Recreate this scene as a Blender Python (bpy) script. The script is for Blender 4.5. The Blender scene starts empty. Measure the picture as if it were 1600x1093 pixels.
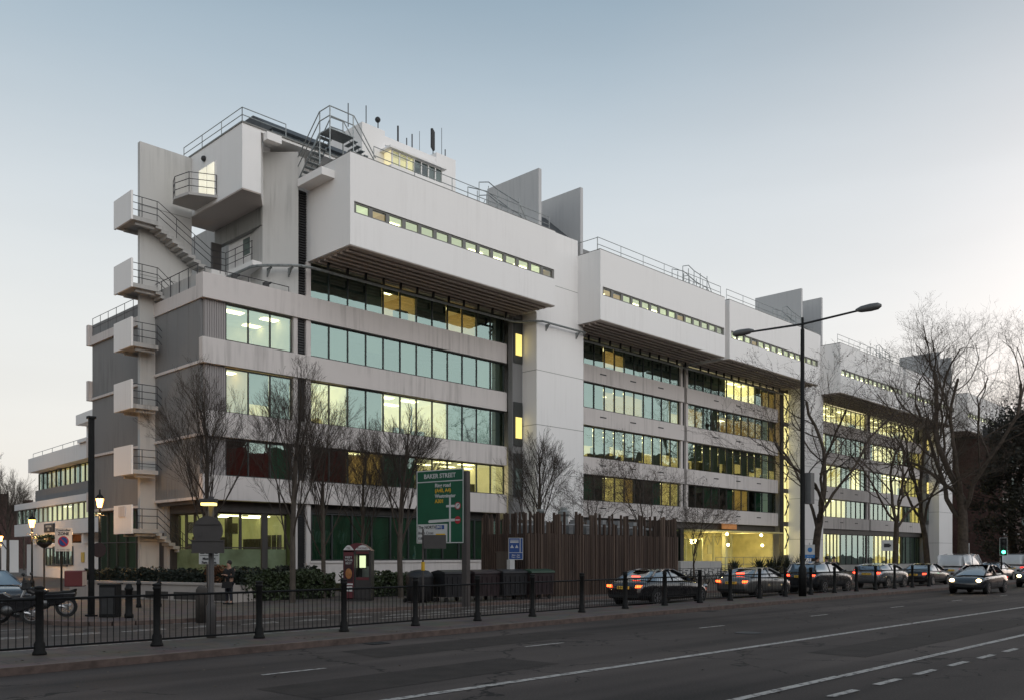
import bpy, bmesh, math, random
from mathutils import Vector, Matrix
R = math.radians
random.seed(7)
sc = bpy.context.scene
COL = sc.collection

# ------------------------------------------------------------ camera, sky, sun, exposure
# axes: X runs along the long facade (away to the right), Y runs away to the left, Z up, metres
EYE = 2.0; FOC = 1389.7
TH = math.atan2(1360, FOC)
FWD = (math.cos(TH), math.sin(TH)); RGT = (math.sin(TH), -math.cos(TH))
cam_d = bpy.data.cameras.new("camera"); cam = bpy.data.objects.new("camera", cam_d); COL.objects.link(cam)
cam.location = (0, 0, EYE); cam.rotation_euler = (R(90), 0, TH - R(90))
cam_d.sensor_width = 36; cam_d.lens = FOC / 1600 * 36
cam_d.shift_y = (866 - 546.5) / 1600
cam_d.clip_start = 0.2; cam_d.clip_end = 3000
sc.camera = cam
sc.view_settings.view_transform = 'Standard'; sc.view_settings.look = 'None'
sc.view_settings.gamma = 1; sc.view_settings.exposure = 0

SUN_AZ = R(-4)          # direction of the set sun: just right of the far end of the street
w = bpy.data.worlds.new("World"); sc.world = w; w.use_nodes = True
nt = w.node_tree; nt.nodes.clear()
out = nt.nodes.new("ShaderNodeOutputWorld")
sky = nt.nodes.new("ShaderNodeTexSky"); sky.sky_type = 'NISHITA'; sky.sun_disc = False
sky.sun_elevation = R(1.5); sky.sun_rotation = R(90) - SUN_AZ
sky.dust_density = 2.0; sky.ozone_density = 2.0
tc = nt.nodes.new("ShaderNodeTexCoord")
sep = nt.nodes.new("ShaderNodeSeparateXYZ"); nt.links.new(tc.outputs['Generated'], sep.inputs[0])
ramp = nt.nodes.new("ShaderNodeValToRGB"); nt.links.new(sep.outputs['Z'], ramp.inputs[0])
cr = ramp.color_ramp
cr.elements[0].position = 0.0; cr.elements[0].color = (0.93, 0.87, 0.80, 1)
cr.elements[1].position = 1.0; cr.elements[1].color = (0.15, 0.22, 0.30, 1)
for p, c in ((.10, (.93, .90, .85)), (.24, (.88, .89, .875)), (.36, (.71, .765, .80)), (.47, (.47, .565, .64)), (.56, (.28, .385, .475))):
    e = cr.elements.new(p); e.color = (*c, 1)
def vmath(op, a, b=None):
    n = nt.nodes.new("ShaderNodeVectorMath"); n.operation = op
    nt.links.new(a, n.inputs[0])
    if b is not None:
        if isinstance(b, tuple): n.inputs[1].default_value = b
        else: nt.links.new(b, n.inputs[1])
    return n
def smath(op, a, b=None, clamp=False):
    n = nt.nodes.new("ShaderNodeMath"); n.operation = op; n.use_clamp = clamp
    for i, x in enumerate((a, b)):
        if x is None: continue
        if isinstance(x, (int, float)): n.inputs[i].default_value = x
        else: nt.links.new(x, n.inputs[i])
    return n.outputs[0]
# the side of the sky behind the viewer is still bright; the right hand side greys over
dotb = vmath('DOT_PRODUCT', tc.outputs['Generated'], (0.25, -0.968, 0)).outputs['Value']
back = smath('MULTIPLY', smath('MAXIMUM', dotb, 0.0), 0.55)
dots = vmath('DOT_PRODUCT', tc.outputs['Generated'], (math.cos(SUN_AZ), math.sin(SUN_AZ), 0.16)).outputs['Value']
glow = smath('MULTIPLY', smath('POWER', smath('MAXIMUM', dots, 0.0), 28.0), 0.62)
nzw = nt.nodes.new("ShaderNodeTexNoise"); nzw.inputs['Scale'].default_value = 1.7; nzw.inputs['Detail'].default_value = 5
mpw = nt.nodes.new("ShaderNodeMapping"); mpw.inputs['Scale'].default_value = (1, 1, 4.5)
nt.links.new(tc.outputs['Generated'], mpw.inputs[0]); nt.links.new(mpw.outputs[0], nzw.inputs['Vector'])
cloud = smath('ADD', smath('MULTIPLY', nzw.outputs['Fac'], 0.22), 0.89)
gsum = smath('ADD', smath('MULTIPLY', smath('ADD', back, 1.0), cloud), 0.0)
sc1 = nt.nodes.new("ShaderNodeVectorMath"); sc1.operation = 'SCALE'
nt.links.new(ramp.outputs[0], sc1.inputs[0]); nt.links.new(gsum, sc1.inputs['Scale'])
gl = nt.nodes.new("ShaderNodeVectorMath"); gl.operation = 'SCALE'; gl.inputs[0].default_value = (1.0, .66, .50)
nt.links.new(glow, gl.inputs['Scale'])
ad = vmath('ADD', sc1.outputs[0], gl.outputs[0])
# towards the right of the view the blue turns to grey
dotr = vmath('DOT_PRODUCT', tc.outputs['Generated'], (1.0, -0.25, 0.0)).outputs['Value']
gm = smath('MULTIPLY', smath('SUBTRACT', dotr, 0.55), 2.2, True)
hs = nt.nodes.new("ShaderNodeHueSaturation")
nt.links.new(ad.outputs[0], hs.inputs['Color'])
nt.links.new(smath('SUBTRACT', 1.0, smath('MULTIPLY', gm, 0.72)), hs.inputs['Saturation'])
b1 = nt.nodes.new("ShaderNodeBackground"); nt.links.new(sky.outputs[0], b1.inputs[0]); b1.inputs[1].default_value = 0.05
b2 = nt.nodes.new("ShaderNodeBackground"); nt.links.new(hs.outputs[0], b2.inputs[0]); b2.inputs[1].default_value = 0.90
ads = nt.nodes.new("ShaderNodeAddShader"); nt.links.new(b1.outputs[0], ads.inputs[0]); nt.links.new(b2.outputs[0], ads.inputs[1])
nt.links.new(ads.outputs[0], out.inputs[0])

# soft afterglow of the whole sky behind the viewer (very wide, so shadows are soft)
sd = bpy.data.lights.new("sun", 'SUN'); so = bpy.data.objects.new("sun", sd); COL.objects.link(so)
sd.energy = 1.1; sd.angle = R(70); sd.color = (1.0, .925, .88)
_d = Vector((0.18, 0.85, -0.62)).normalized()
so.rotation_euler = _d.to_track_quat('-Z', 'Y').to_euler()

# ------------------------------------------------------------ pixel -> point on a real plane
def ray(u):
    a = (u - 800) / FOC
    return FWD[0] + a * RGT[0], FWD[1] + a * RGT[1]
def onY(u, v, Y):
    r = ray(u); t = Y / r[1]; return r[0] * t, EYE + (866 - v) * t / FOC
def onX(u, v, X):
    r = ray(u); t = X / r[0]; return r[1] * t, EYE + (866 - v) * t / FOC
def dep(u, D):
    r = ray(u); return r[0] * D, r[1] * D

# ------------------------------------------------------------ materials
MATS = {}
def nodes_of(name):
    m = bpy.data.materials.new(name); m.use_nodes = True
    return m, m.node_tree, m.node_tree.nodes["Principled BSDF"]
def mat(name, col, rough=.6, metal=0., var=.15, scale=3., stretch=(1, 1, 1), bump=0., emit=None, es=0., spec=.5, col2=None, detail=6, thr=None, coat=0):
    if name in MATS: return MATS[name]
    m, t, b = nodes_of(name)
    b.inputs['Roughness'].default_value = rough; b.inputs['Metallic'].default_value = metal
    b.inputs['Specular IOR Level'].default_value = spec
    if coat: b.inputs['Coat Weight'].default_value = coat; b.inputs['Coat Roughness'].default_value = .05
    tcn = t.nodes.new("ShaderNodeTexCoord"); mp = t.nodes.new("ShaderNodeMapping"); mp.inputs['Scale'].default_value = stretch
    t.links.new(tcn.outputs['Object'], mp.inputs[0])
    nz = t.nodes.new("ShaderNodeTexNoise"); nz.inputs['Scale'].default_value = scale; nz.inputs['Detail'].default_value = detail
    t.links.new(mp.outputs[0], nz.inputs['Vector'])
    rp = t.nodes.new("ShaderNodeValToRGB"); t.links.new(nz.outputs['Fac'], rp.inputs[0])
    lo, hi = thr if thr else (.3, .7)
    rp.color_ramp.elements[0].position = lo; rp.color_ramp.elements[1].position = hi
    c2 = col2 if col2 else tuple(min(1, c * (1 + var)) for c in col)
    c1 = tuple(c * (1 - var) for c in col)
    rp.color_ramp.elements[0].color = (*c1, 1); rp.color_ramp.elements[1].color = (*c2, 1)
    t.links.new(rp.outputs[0], b.inputs['Base Color'])
    if bump:
        bp = t.nodes.new("ShaderNodeBump"); bp.inputs['Strength'].default_value = bump; bp.inputs['Distance'].default_value = .02
        n2 = t.nodes.new("ShaderNodeTexNoise"); n2.inputs['Scale'].default_value = scale * 12
        t.links.new(tcn.outputs['Object'], n2.inputs['Vector'])
        t.links.new(n2.outputs['Fac'], bp.inputs['Height']); t.links.new(bp.outputs[0], b.inputs['Normal'])
    if emit:
        b.inputs['Emission Color'].default_value = (*emit, 1); b.inputs['Emission Strength'].default_value = es
    MATS[name] = m; return m

def streaky(name, col, dirt, amt=.6, vs=.25, blot=1.0, rough=.75, ribs=0.):
    """render or concrete with rain streaks (noise stretched down the wall) and soft blotches"""
    m, t, b = nodes_of(name); b.inputs['Roughness'].default_value = rough; b.inputs['Specular IOR Level'].default_value = .3
    tcn = t.nodes.new("ShaderNodeTexCoord")
    def nz(st, s, d=6):
        mp = t.nodes.new("ShaderNodeMapping"); mp.inputs['Scale'].default_value = st; t.links.new(tcn.outputs['Object'], mp.inputs[0])
        n = t.nodes.new("ShaderNodeTexNoise"); n.inputs['Scale'].default_value = s; n.inputs['Detail'].default_value = d
        t.links.new(mp.outputs[0], n.inputs['Vector']); return n.outputs['Fac']
    def mth(op, a, c, clamp=False):
        n = t.nodes.new("ShaderNodeMath"); n.operation = op; n.use_clamp = clamp
        for i, x in enumerate((a, c)):
            if isinstance(x, (int, float)): n.inputs[i].default_value = x
            else: t.links.new(x, n.inputs[i])
        return n.outputs[0]
    s1 = nz((1, 1, vs * .25), 5.0, 5); s2 = nz((1, 1, 1), .35 * blot, 3); s3 = nz((1, 1, vs), 16., 4)
    f = mth('MULTIPLY', mth('SUBTRACT', s1, .45), 4.0, True)
    g = mth('MULTIPLY', mth('SUBTRACT', s2, .38), 3.0, True)
    f = mth('MULTIPLY', mth('MULTIPLY', f, g), amt)
    f = mth('ADD', f, mth('MULTIPLY', mth('SUBTRACT', s3, .5), .12 * amt), True)
    mx = t.nodes.new("ShaderNodeMix"); mx.data_type = 'RGBA'
    mx.inputs[6].default_value = (*col, 1); mx.inputs[7].default_value = (*dirt, 1)
    t.links.new(f, mx.inputs[0]); t.links.new(mx.outputs[2], b.inputs['Base Color'])
    bp = t.nodes.new("ShaderNodeBump"); bp.inputs['Strength'].default_value = .25; bp.inputs['Distance'].default_value = .01
    n2 = t.nodes.new("ShaderNodeTexNoise"); n2.inputs['Scale'].default_value = 9; n2.inputs['Detail'].default_value = 8
    t.links.new(tcn.outputs['Object'], n2.inputs['Vector']); t.links.new(n2.outputs['Fac'], bp.inputs['Height'])
    t.links.new(bp.outputs[0], b.inputs['Normal'])
    MATS[name] = m; return m

WHITE = streaky('white_render', (.80, .785, .77), (.50, .475, .45), .20)
BANDM = streaky('band_concrete', (.59, .55, .53), (.20, .185, .175), .62)
CONC = streaky('raw_concrete', (.42, .41, .395), (.15, .15, .145), .8)
WEATH = streaky('weathered_concrete', (.52, .51, .49), (.20, .20, .19), .5)
GREY = streaky('grey_cladding', (.20, .20, .20), (.12, .12, .12), .7, vs=.4)
BEAM = streaky('dark_beam', (.26, .26, .245), (.08, .08, .075), .95)
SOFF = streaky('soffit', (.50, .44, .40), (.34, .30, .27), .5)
LOUV = mat('dark_louvre', (.02, .02, .022), .5, var=.2)
FRAME = mat('window_frame', (.03, .034, .034), .45, var=.1)
FRAMEG = mat('grey_frame', (.16, .16, .15), .5, var=.1)
FASC = mat('fascia_brown', (.055, .05, .048), .5, var=.2, stretch=(1, 1, .2))
RAIL = mat('painted_rail', (.045, .045, .05), .45, .3, var=.3, scale=8)
GALV = mat('galvanised', (.28, .30, .30), .45, .6, var=.2, scale=6)
BLACK = mat('black_paint', (.009, .009, .009), .62, var=.3, scale=10, bump=.1, spec=.22)
DPOLE = mat('dark_grey_paint', (.022, .022, .023), .6, var=.25, scale=5)
def asphalt(name, col, spk=.12):
    """tar with pale aggregate flecks, tyre-worn lanes along X, mended blotches and fine cracks"""
    m, t, b = nodes_of(name); b.inputs['Roughness'].default_value = .8; b.inputs['Specular IOR Level'].default_value = .22
    tcn = t.nodes.new("ShaderNodeTexCoord")
    def tex(kind, s, st=(1, 1, 1), **k):
        mp = t.nodes.new("ShaderNodeMapping"); mp.inputs['Scale'].default_value = st; t.links.new(tcn.outputs['Object'], mp.inputs[0])
        n = t.nodes.new(kind); n.inputs['Scale'].default_value = s
        for a, v in k.items():
            if a in n.inputs: n.inputs[a].default_value = v
            else: setattr(n, a, v)
        t.links.new(mp.outputs[0], n.inputs['Vector']); return n
    def mth(op, a, c=None, clamp=False):
        n = t.nodes.new("ShaderNodeMath"); n.operation = op; n.use_clamp = clamp
        for i, x in enumerate((a, c)):
            if x is None: continue
            if isinstance(x, (int, float)): n.inputs[i].default_value = x
            else: t.links.new(x, n.inputs[i])
        return n.outputs[0]
    big = tex("ShaderNodeTexNoise", .22, (.5, 1, 1), Detail=6).outputs['Fac']
    lane = tex("ShaderNodeTexNoise", .8, (.03, 1, 1), Detail=2).outputs['Fac']
    fine = tex("ShaderNodeTexNoise", 34, Detail=3).outputs['Fac']
    vor = tex("ShaderNodeTexVoronoi", .33, feature='DISTANCE_TO_EDGE').outputs['Distance']
    warp = tex("ShaderNodeTexNoise", 2.5, Detail=6)
    vs = [n for n in t.nodes if n.bl_idname == "ShaderNodeTexVoronoi"][0]
    ad = t.nodes.new("ShaderNodeVectorMath"); ad.operation = 'ADD'; sc_ = t.nodes.new("ShaderNodeVectorMath"); sc_.operation = 'SCALE'; sc_.inputs['Scale'].default_value = .9
    t.links.new(warp.outputs['Color'], sc_.inputs[0]); t.links.new(tcn.outputs['Object'], ad.inputs[0]); t.links.new(sc_.outputs[0], ad.inputs[1]); t.links.new(ad.outputs[0], vs.inputs['Vector'])
    crack = mth('MULTIPLY', mth('LESS_THAN', vor, .010), mth('GREATER_THAN', big, .48))
    v = mth('ADD', mth('MULTIPLY', mth('SUBTRACT', big, .5), 2.0), mth('MULTIPLY', mth('SUBTRACT', lane, .5), 2.2))
    v = mth('ADD', mth('ADD', v, mth('MULTIPLY', mth('SUBTRACT', fine, .5), 1.1)), 1.0)
    v = mth('ADD', v, mth('MULTIPLY', mth('MULTIPLY', mth('SUBTRACT', fine, .68), 14, True), 1.3))
    v = mth('MULTIPLY', v, mth('SUBTRACT', 1.0, mth('MULTIPLY', crack, .75)))
    v = mth('MAXIMUM', v, .25)
    vm = t.nodes.new("ShaderNodeVectorMath"); vm.operation = 'SCALE'; vm.inputs[0].default_value = col; t.links.new(v, vm.inputs['Scale'])
    t.links.new(vm.outputs[0], b.inputs['Base Color'])
    bp = t.nodes.new("ShaderNodeBump"); bp.inputs['Strength'].default_value = .5; bp.inputs['Distance'].default_value = .01
    t.links.new(fine, bp.inputs['Height']); t.links.new(bp.outputs[0], b.inputs['Normal']); MATS[name] = m; return m
ASPH = asphalt('asphalt', (.060, .048, .043))
PATCH = mat('asphalt_patch', (.041, .033, .029), .8, var=.2, scale=2., bump=.6, spec=.2)
ROAD2 = asphalt('asphalt_old', (.066, .053, .046))
KERB = mat('kerb_granite', (.12, .085, .072), .8, var=.35, scale=5, bump=.4)
BARK = mat('bark', (.075, .060, .047), .9, var=.35, scale=9, stretch=(1, 1, .3), bump=.5)
BARKP = mat('plane_bark', (.058, .043, .032), .9, var=.45, scale=4, bump=.4)
TWIG = mat('twigs', (.045, .034, .026), .9, var=.3, scale=2)
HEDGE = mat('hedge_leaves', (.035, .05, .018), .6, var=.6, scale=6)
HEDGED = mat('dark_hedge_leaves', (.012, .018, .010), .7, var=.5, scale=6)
RUST = mat('autumn_leaves', (.12, .05, .02), .8, var=.4, scale=6)
EVER = mat('evergreen_leaves', (.022, .021, .014), .8, var=.5, scale=1)
BRICK = mat('dark_brick', (.06, .03, .026), .85, var=.35, scale=4, bump=.4)
RUBBER = mat('rubber', (.012, .012, .012), .7, var=.2)
CHROME = mat('alloy', (.45, .45, .46), .3, .9, var=.1)
SLATE = mat('slate_roof', (.05, .055, .06), .7, var=.3, scale=5)
SLATG = mat('felt_roof', (.22, .22, .22), .85, var=.2)

def paving():
    m, t, b = nodes_of('paving'); b.inputs['Roughness'].default_value = .8
    tcn = t.nodes.new("ShaderNodeTexCoord"); bk = t.nodes.new("ShaderNodeTexBrick")
    bk.inputs['Scale'].default_value = 1.0; bk.inputs['Brick Width'].default_value = .75; bk.inputs['Row Height'].default_value = .6
    bk.inputs['Mortar Size'].default_value = .012; bk.inputs['Color1'].default_value = (.082, .062, .051, 1)
    bk.inputs['Color2'].default_value = (.115, .089, .073, 1); bk.inputs['Mortar'].default_value = (.03, .03, .03, 1)
    t.links.new(tcn.outputs['Object'], bk.inputs['Vector'])
    nz = t.nodes.new("ShaderNodeTexNoise"); nz.inputs['Scale'].default_value = 1.3; nz.inputs['Detail'].default_value = 8
    t.links.new(tcn.outputs['Object'], nz.inputs['Vector'])
    mx = t.nodes.new("ShaderNodeMix"); mx.data_type = 'RGBA'; mx.blend_type = 'MULTIPLY'; mx.inputs[0].default_value = .7
    t.links.new(bk.outputs['Color'], mx.inputs[6]); t.links.new(nz.outputs['Color'], mx.inputs[7])
    rp = t.nodes.new("ShaderNodeGamma"); rp.inputs[1].default_value = .9
    t.links.new(mx.outputs[2], rp.inputs[0]); t.links.new(rp.outputs[0], b.inputs['Base Color']); return m
PAVE = paving()

def timber():
    m = mat('timber_slats', (.060, .038, .028), .8, var=.45, scale=5, stretch=(1, 1, .08), bump=.2); return m
TIMBER = timber()
TIMBERL = mat('timber_slats_pale', (.10, .068, .05), .8, var=.35, scale=5, stretch=(1, 1, .08))

def paint_marks():
    """thermoplastic paint, worn away in flecks so the asphalt shows through"""
    m, t, b = nodes_of('road_paint'); b.inputs['Roughness'].default_value = .7
    tcn = t.nodes.new("ShaderNodeTexCoord"); nz = t.nodes.new("ShaderNodeTexNoise"); nz.inputs['Scale'].default_value = 7; nz.inputs['Detail'].default_value = 9
    nz.inputs['Roughness'].default_value = .7
    t.links.new(tcn.outputs['Object'], nz.inputs['Vector']); rp = t.nodes.new("ShaderNodeValToRGB"); t.links.new(nz.outputs['Fac'], rp.inputs[0])
    rp.color_ramp.elements[0].position = .40; rp.color_ramp.elements[0].color = (.07, .06, .055, 1)
    rp.color_ramp.elements[1].position = .50; rp.color_ramp.elements[1].color = (.42, .39, .36, 1)
    t.links.new(rp.outputs[0], b.inputs['Base Color']); return m
PAINT = paint_marks()

def glass(name, tint, refl, see=(.70, .74, .60), wob=.02):
    m = bpy.data.materials.new(name); m.use_nodes = True; t = m.node_tree; t.nodes.clear()
    o = t.nodes.new("ShaderNodeOutputMaterial"); gls = t.nodes.new("ShaderNodeBsdfGlossy"); tr = t.nodes.new("ShaderNodeBsdfTransparent")
    gls.inputs['Color'].default_value = (*tint, 1); gls.inputs['Roughness'].default_value = .015; tr.inputs['Color'].default_value = (*see, 1)
    lw = t.nodes.new("ShaderNodeLayerWeight"); lw.inputs['Blend'].default_value = .25
    mp = t.nodes.new("ShaderNodeMapRange"); mp.inputs['To Min'].default_value = refl; mp.inputs['To Max'].default_value = min(1, refl + .45)
    t.links.new(lw.outputs['Fresnel'], mp.inputs[0])
    mx = t.nodes.new("ShaderNodeMixShader"); t.links.new(mp.outputs[0], mx.inputs[0]); t.links.new(tr.outputs[0], mx.inputs[1]); t.links.new(gls.outputs[0], mx.inputs[2])
    tcn = t.nodes.new("ShaderNodeTexCoord"); nz = t.nodes.new("ShaderNodeTexNoise"); nz.inputs['Scale'].default_value = .55; nz.inputs['Detail'].default_value = 1.5
    t.links.new(tcn.outputs['Object'], nz.inputs['Vector']); bp = t.nodes.new("ShaderNodeBump"); bp.inputs['Strength'].default_value = wob * 10; bp.inputs['Distance'].default_value = .06
    t.links.new(nz.outputs['Fac'], bp.inputs['Height']); t.links.new(bp.outputs[0], gls.inputs['Normal'])
    t.links.new(mx.outputs[0], o.inputs[0]); MATS[name] = m; return m
GLASS = glass('teal_glass', (.60, .80, .75), .40)
GLASSC = glass('clear_glass', (.9, .95, .95), .12, (.75, .82, .78))
GLASSK = glass('car_glass', (.72, .74, .76), .20, (.12, .14, .15), .0)
def lit(name, col, e, em):
    return mat(name, col, .8, var=.18, scale=1.3, emit=em, es=e)
ROOMS = {  # lit walls and ceilings emit a glow of their own, standing in for lamplight
 'L': lit('lit_room', (.60, .54, .34), .34, (1., .80, .33)),
 'W': lit('bright_room', (.62, .58, .42), .62, (1., .86, .46)),
 'O': lit('amber_room', (.40, .28, .14), .24, (1., .68, .22)),
 'P': lit('pale_room', (.42, .40, .34), .20, (.95, .90, .62)),
 'G': lit('ground_room', (.42, .42, .24), .16, (.95, .92, .34)),
 'D': mat('unlit_room', (.12, .16, .145), .8, var=.4, scale=1.2), 'T': mat('teal_room', (.05, .11, .09), .8, var=.4, scale=1.2),
 'R': mat('red_room', (.12, .022, .022), .8, var=.6, scale=1.5, emit=(1, .08, .07), es=.03), 'X': lit('brightest_room', (.62, .58, .42), 1.5, (1., .84, .40))}
ROOMS['Y'] = lit('yellow_room', (.6, .55, .3), .75, (1., .80, .30))
CEIL = {k: (lit('ceiling_' + k, (.6, .58, .45), {'L': .45, 'W': .8, 'O': .34, 'P': .24, 'G': .25, 'X': 1.7, 'Y': .8}.get(k, 0), {'L': (1., .85, .4), 'W': (1, .92, .55), 'X': (1, .88, .5), 'Y': (1, .84, .4), 'O': (1, .68, .25), 'P': (.85, .92, .75), 'G': (1., .9, .38)}.get(k, (0, 0, 0))) if k in 'LWOPGXY' else ROOMS['D']) for k in ROOMS}
PANEL = mat('ceiling_light', (.9, .9, .8), .5, var=0, emit=(1., .90, .55), es=7.5)
BLIND = mat('grey_green_blind', (.14, .17, .155), .85, var=.12, scale=2, stretch=(1, 1, .2))
BLINDT = mat('teal_blind', (.05, .19, .15), .8, var=.35, scale=1.2, stretch=(1, 1, .3))
BLINDP = mat('pale_blind', (.36, .40, .36), .85, var=.1, scale=2)
FURN = mat('furniture', (.06, .055, .045), .7, var=.5, scale=2)
GLOW = mat('lamp_glow', (1, .8, .5), .5, var=0, emit=(1., .42, .10), es=13)
GLOBE = mat('globe_glow', (1, .9, .5), .5, var=0, emit=(1., .84, .35), es=16)
TAIL = mat('tail_light', (.5, .01, .01), .3, var=0, emit=(1., .05, .02), es=9)
TAILO = mat('brake_light', (.6, .1, .01), .3, var=0, emit=(1., .10, .02), es=7)
TAILD = mat('tail_light_dim', (.5, .01, .01), .3, var=0, emit=(1., .03, .02), es=2.2)
HEAD = mat('head_light', (1, .9, .7), .3, var=0, emit=(1., .72, .34), es=14)
GREEN = mat('green_signal', (.05, .8, .3), .3, var=0, emit=(.05, 1., .45), es=14)
NEON = mat('red_sign_light', (.8, .05, .02), .3, var=0, emit=(1., .10, .04), es=2.2)

# ------------------------------------------------------------ mesh builder
class MB:
    def __init__(s, T=None): s.v = []; s.f = []; s.T = T
    def add(s, vs, fs):
        n = len(s.v)
        if s.T: vs = [s.T(*p) for p in vs]
        s.v += vs; s.f += [tuple(i + n for i in f) for f in fs]; return s
    def box(s, x0, x1, y0, y1, z0, z1):
        if x0 > x1: x0, x1 = x1, x0
        if y0 > y1: y0, y1 = y1, y0
        return s.add([(x0, y0, z0), (x1, y0, z0), (x1, y1, z0), (x0, y1, z0), (x0, y0, z1), (x1, y0, z1), (x1, y1, z1), (x0, y1, z1)],
                     [(0, 3, 2, 1), (4, 5, 6, 7), (0, 1, 5, 4), (1, 2, 6, 5), (2, 3, 7, 6), (3, 0, 4, 7)])
    def prism(s, poly, a, b, ax='z'):
        """poly = 2D outline; extruded from a to b along ax. ax z:(x,y) y:(x,z) x:(y,z)"""
        def P(p, h): return {'z': (p[0], p[1], h), 'y': (p[0], h, p[1]), 'x': (h, p[0], p[1])}[ax]
        n = len(poly); vs = [P(p, a) for p in poly] + [P(p, b) for p in poly]
        fs = [tuple(range(n)), tuple(range(2 * n - 1, n - 1, -1))] + [(i, i + n, (i + 1) % n + n, (i + 1) % n) for i in range(n)]
        return s.add(vs, fs)
    def tube(s, p, q, r, r2=None, n=6):
        p = Vector(p); q = Vector(q); d = q - p
        if d.length < 1e-6: return s
        d.normalize(); a = d.orthogonal().normalized(); b = d.cross(a)
        r2 = r if r2 is None else r2; vs = []
        for c, rr in ((p, r), (q, r2)):
            for i in range(n):
                t = 2 * math.pi * i / n; k = c + a * (rr * math.cos(t)) + b * (rr * math.sin(t)); vs.append((k.x, k.y, k.z))
        return s.add(vs, [(i, (i + 1) % n, n + (i + 1) % n, n + i) for i in range(n)] + [tuple(range(n - 1, -1, -1)), tuple(range(n, 2 * n))])
    def path(s, pts, r, n=6):
        for a, b in zip(pts, pts[1:]): s.tube(a, b, r, n=n)
        return s
    def lathe(s, prof, c=(0, 0, 0), n=12, cap=True):
        """prof = [(r, z)]"""
        vs = [(c[0] + r * math.cos(2 * math.pi * i / n), c[1] + r * math.sin(2 * math.pi * i / n), c[2] + z) for r, z in prof for i in range(n)]
        fs = [(k * n + i, k * n + (i + 1) % n, (k + 1) * n + (i + 1) % n, (k + 1) * n + i) for k in range(len(prof) - 1) for i in range(n)]
        if cap: fs += [tuple(range(n - 1, -1, -1)), tuple((len(prof) - 1) * n + i for i in range(n))]
        return s.add(vs, fs)
    def ball(s, c, r, n=10, sz=1.):
        return s.lathe([(max(.001, r * math.sin(math.pi * k / 6)), -r * sz * math.cos(math.pi * k / 6)) for k in range(7)], c, n)
    def build(s, name, m, parent=None, smooth=False, bevel=0.):
        me = bpy.data.meshes.new(name); me.from_pydata(s.v, [], s.f); me.update()
        if isinstance(m, (list, tuple)):
            for x in m: me.materials.append(x)
        else: me.materials.append(m)
        o = bpy.data.objects.new(name, me); COL.objects.link(o)
        if parent is not None: o.parent = parent
        if smooth:
            for p in me.polygons: p.use_smooth = True
        if bevel:
            bv = o.modifiers.new('bevel', 'BEVEL'); bv.width = bevel; bv.segments = 2; bv.limit_method = 'ANGLE'
        return o
def tag(o, label, cat, group=None, kind=None):
    o['label'] = label; o['category'] = cat
    if group: o['group'] = group
    if kind: o['kind'] = kind
    return o
def struct(o): o['kind'] = 'structure'; return o
def thing(name, label, cat, loc=(0, 0, 0), rz=0, group=None):
    o = bpy.data.objects.new(name, None); COL.objects.link(o); o.empty_display_size = .3
    o.location = loc; o.rotation_euler = (0, 0, rz); return tag(o, label, cat, group)
def dup(root, loc=None, rz=None, label=None, scale=None):
    r = root.copy(); COL.objects.link(r)
    if loc is not None: r.location = loc
    if rz is not None: r.rotation_euler = (0, 0, rz)
    if scale is not None: r.scale = scale
    if label: r['label'] = label
    for ch in list(root.children):
        c = ch.copy(); COL.objects.link(c); c.parent = r
        for g in list(ch.children):
            d = g.copy(); COL.objects.link(d); d.parent = c
    return r
def text(s, size, m, parent, M, name='lettering', align='CENTER', ext=.004, bold=0.):
    """words as a real mesh; M places the local XY text plane"""
    cu = bpy.data.curves.new('txt', 'FONT'); cu.body = s; cu.size = size; cu.align_x = align; cu.align_y = 'CENTER'; cu.extrude = ext; cu.offset = bold
    cu.resolution_u = 3
    o = bpy.data.objects.new('txt', cu); COL.objects.link(o)
    bpy.context.view_layer.update()
    me = bpy.data.meshes.new_from_object(o.evaluated_get(bpy.context.evaluated_depsgraph_get()))
    bpy.data.objects.remove(o); bpy.data.curves.remove(cu)
    me.transform(M); me.materials.clear(); me.materials.append(m); me.name = name
    p = bpy.data.objects.new(name, me); COL.objects.link(p); p.parent = parent; return p
def rail(pts, h, name, m, parent, nr=2, sp=1.5, r=.022, posts=True, low=True):
    """handrail following pts (foot points), with posts every sp metres"""
    b = MB()
    for k in range(nr):
        hh = h * (1 - k / max(1, nr)) if nr > 1 else h
        b.path([(p[0], p[1], p[2] + hh) for p in pts], r, 6)
    for a, c in zip(pts, pts[1:]):
        a = Vector(a); c = Vector(c); n = max(1, round((c - a).length / sp))
        for i in range(n + 1):
            q = a.lerp(c, i / n); b.tube(q, q + Vector((0, 0, h)), r, n=5)
    return b.build(name, m, parent)

# ------------------------------------------------------------ ground
def sheet(name, poly, z, m, th=0.0):
    b = MB()
    if th: b.prism(poly, z - th, z)
    else: b.add([(p[0], p[1], z) for p in poly], [tuple(range(len(poly)))])
    return struct(b.build(name, m))
sheet('ground', [(-500, -500), (900, -500), (900, 900), (-500, 900)], 0, ASPH)
sheet('far_road', [(-60, 19.9), (160, 19.9), (160, 25.4), (-60, 25.4)], .004, ROAD2)
sheet('side_road', [(-60, 25.4), (9.0, 25.4), (10.2, 70), (12, 140), (-60, 140)], .004, ROAD2)
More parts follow.
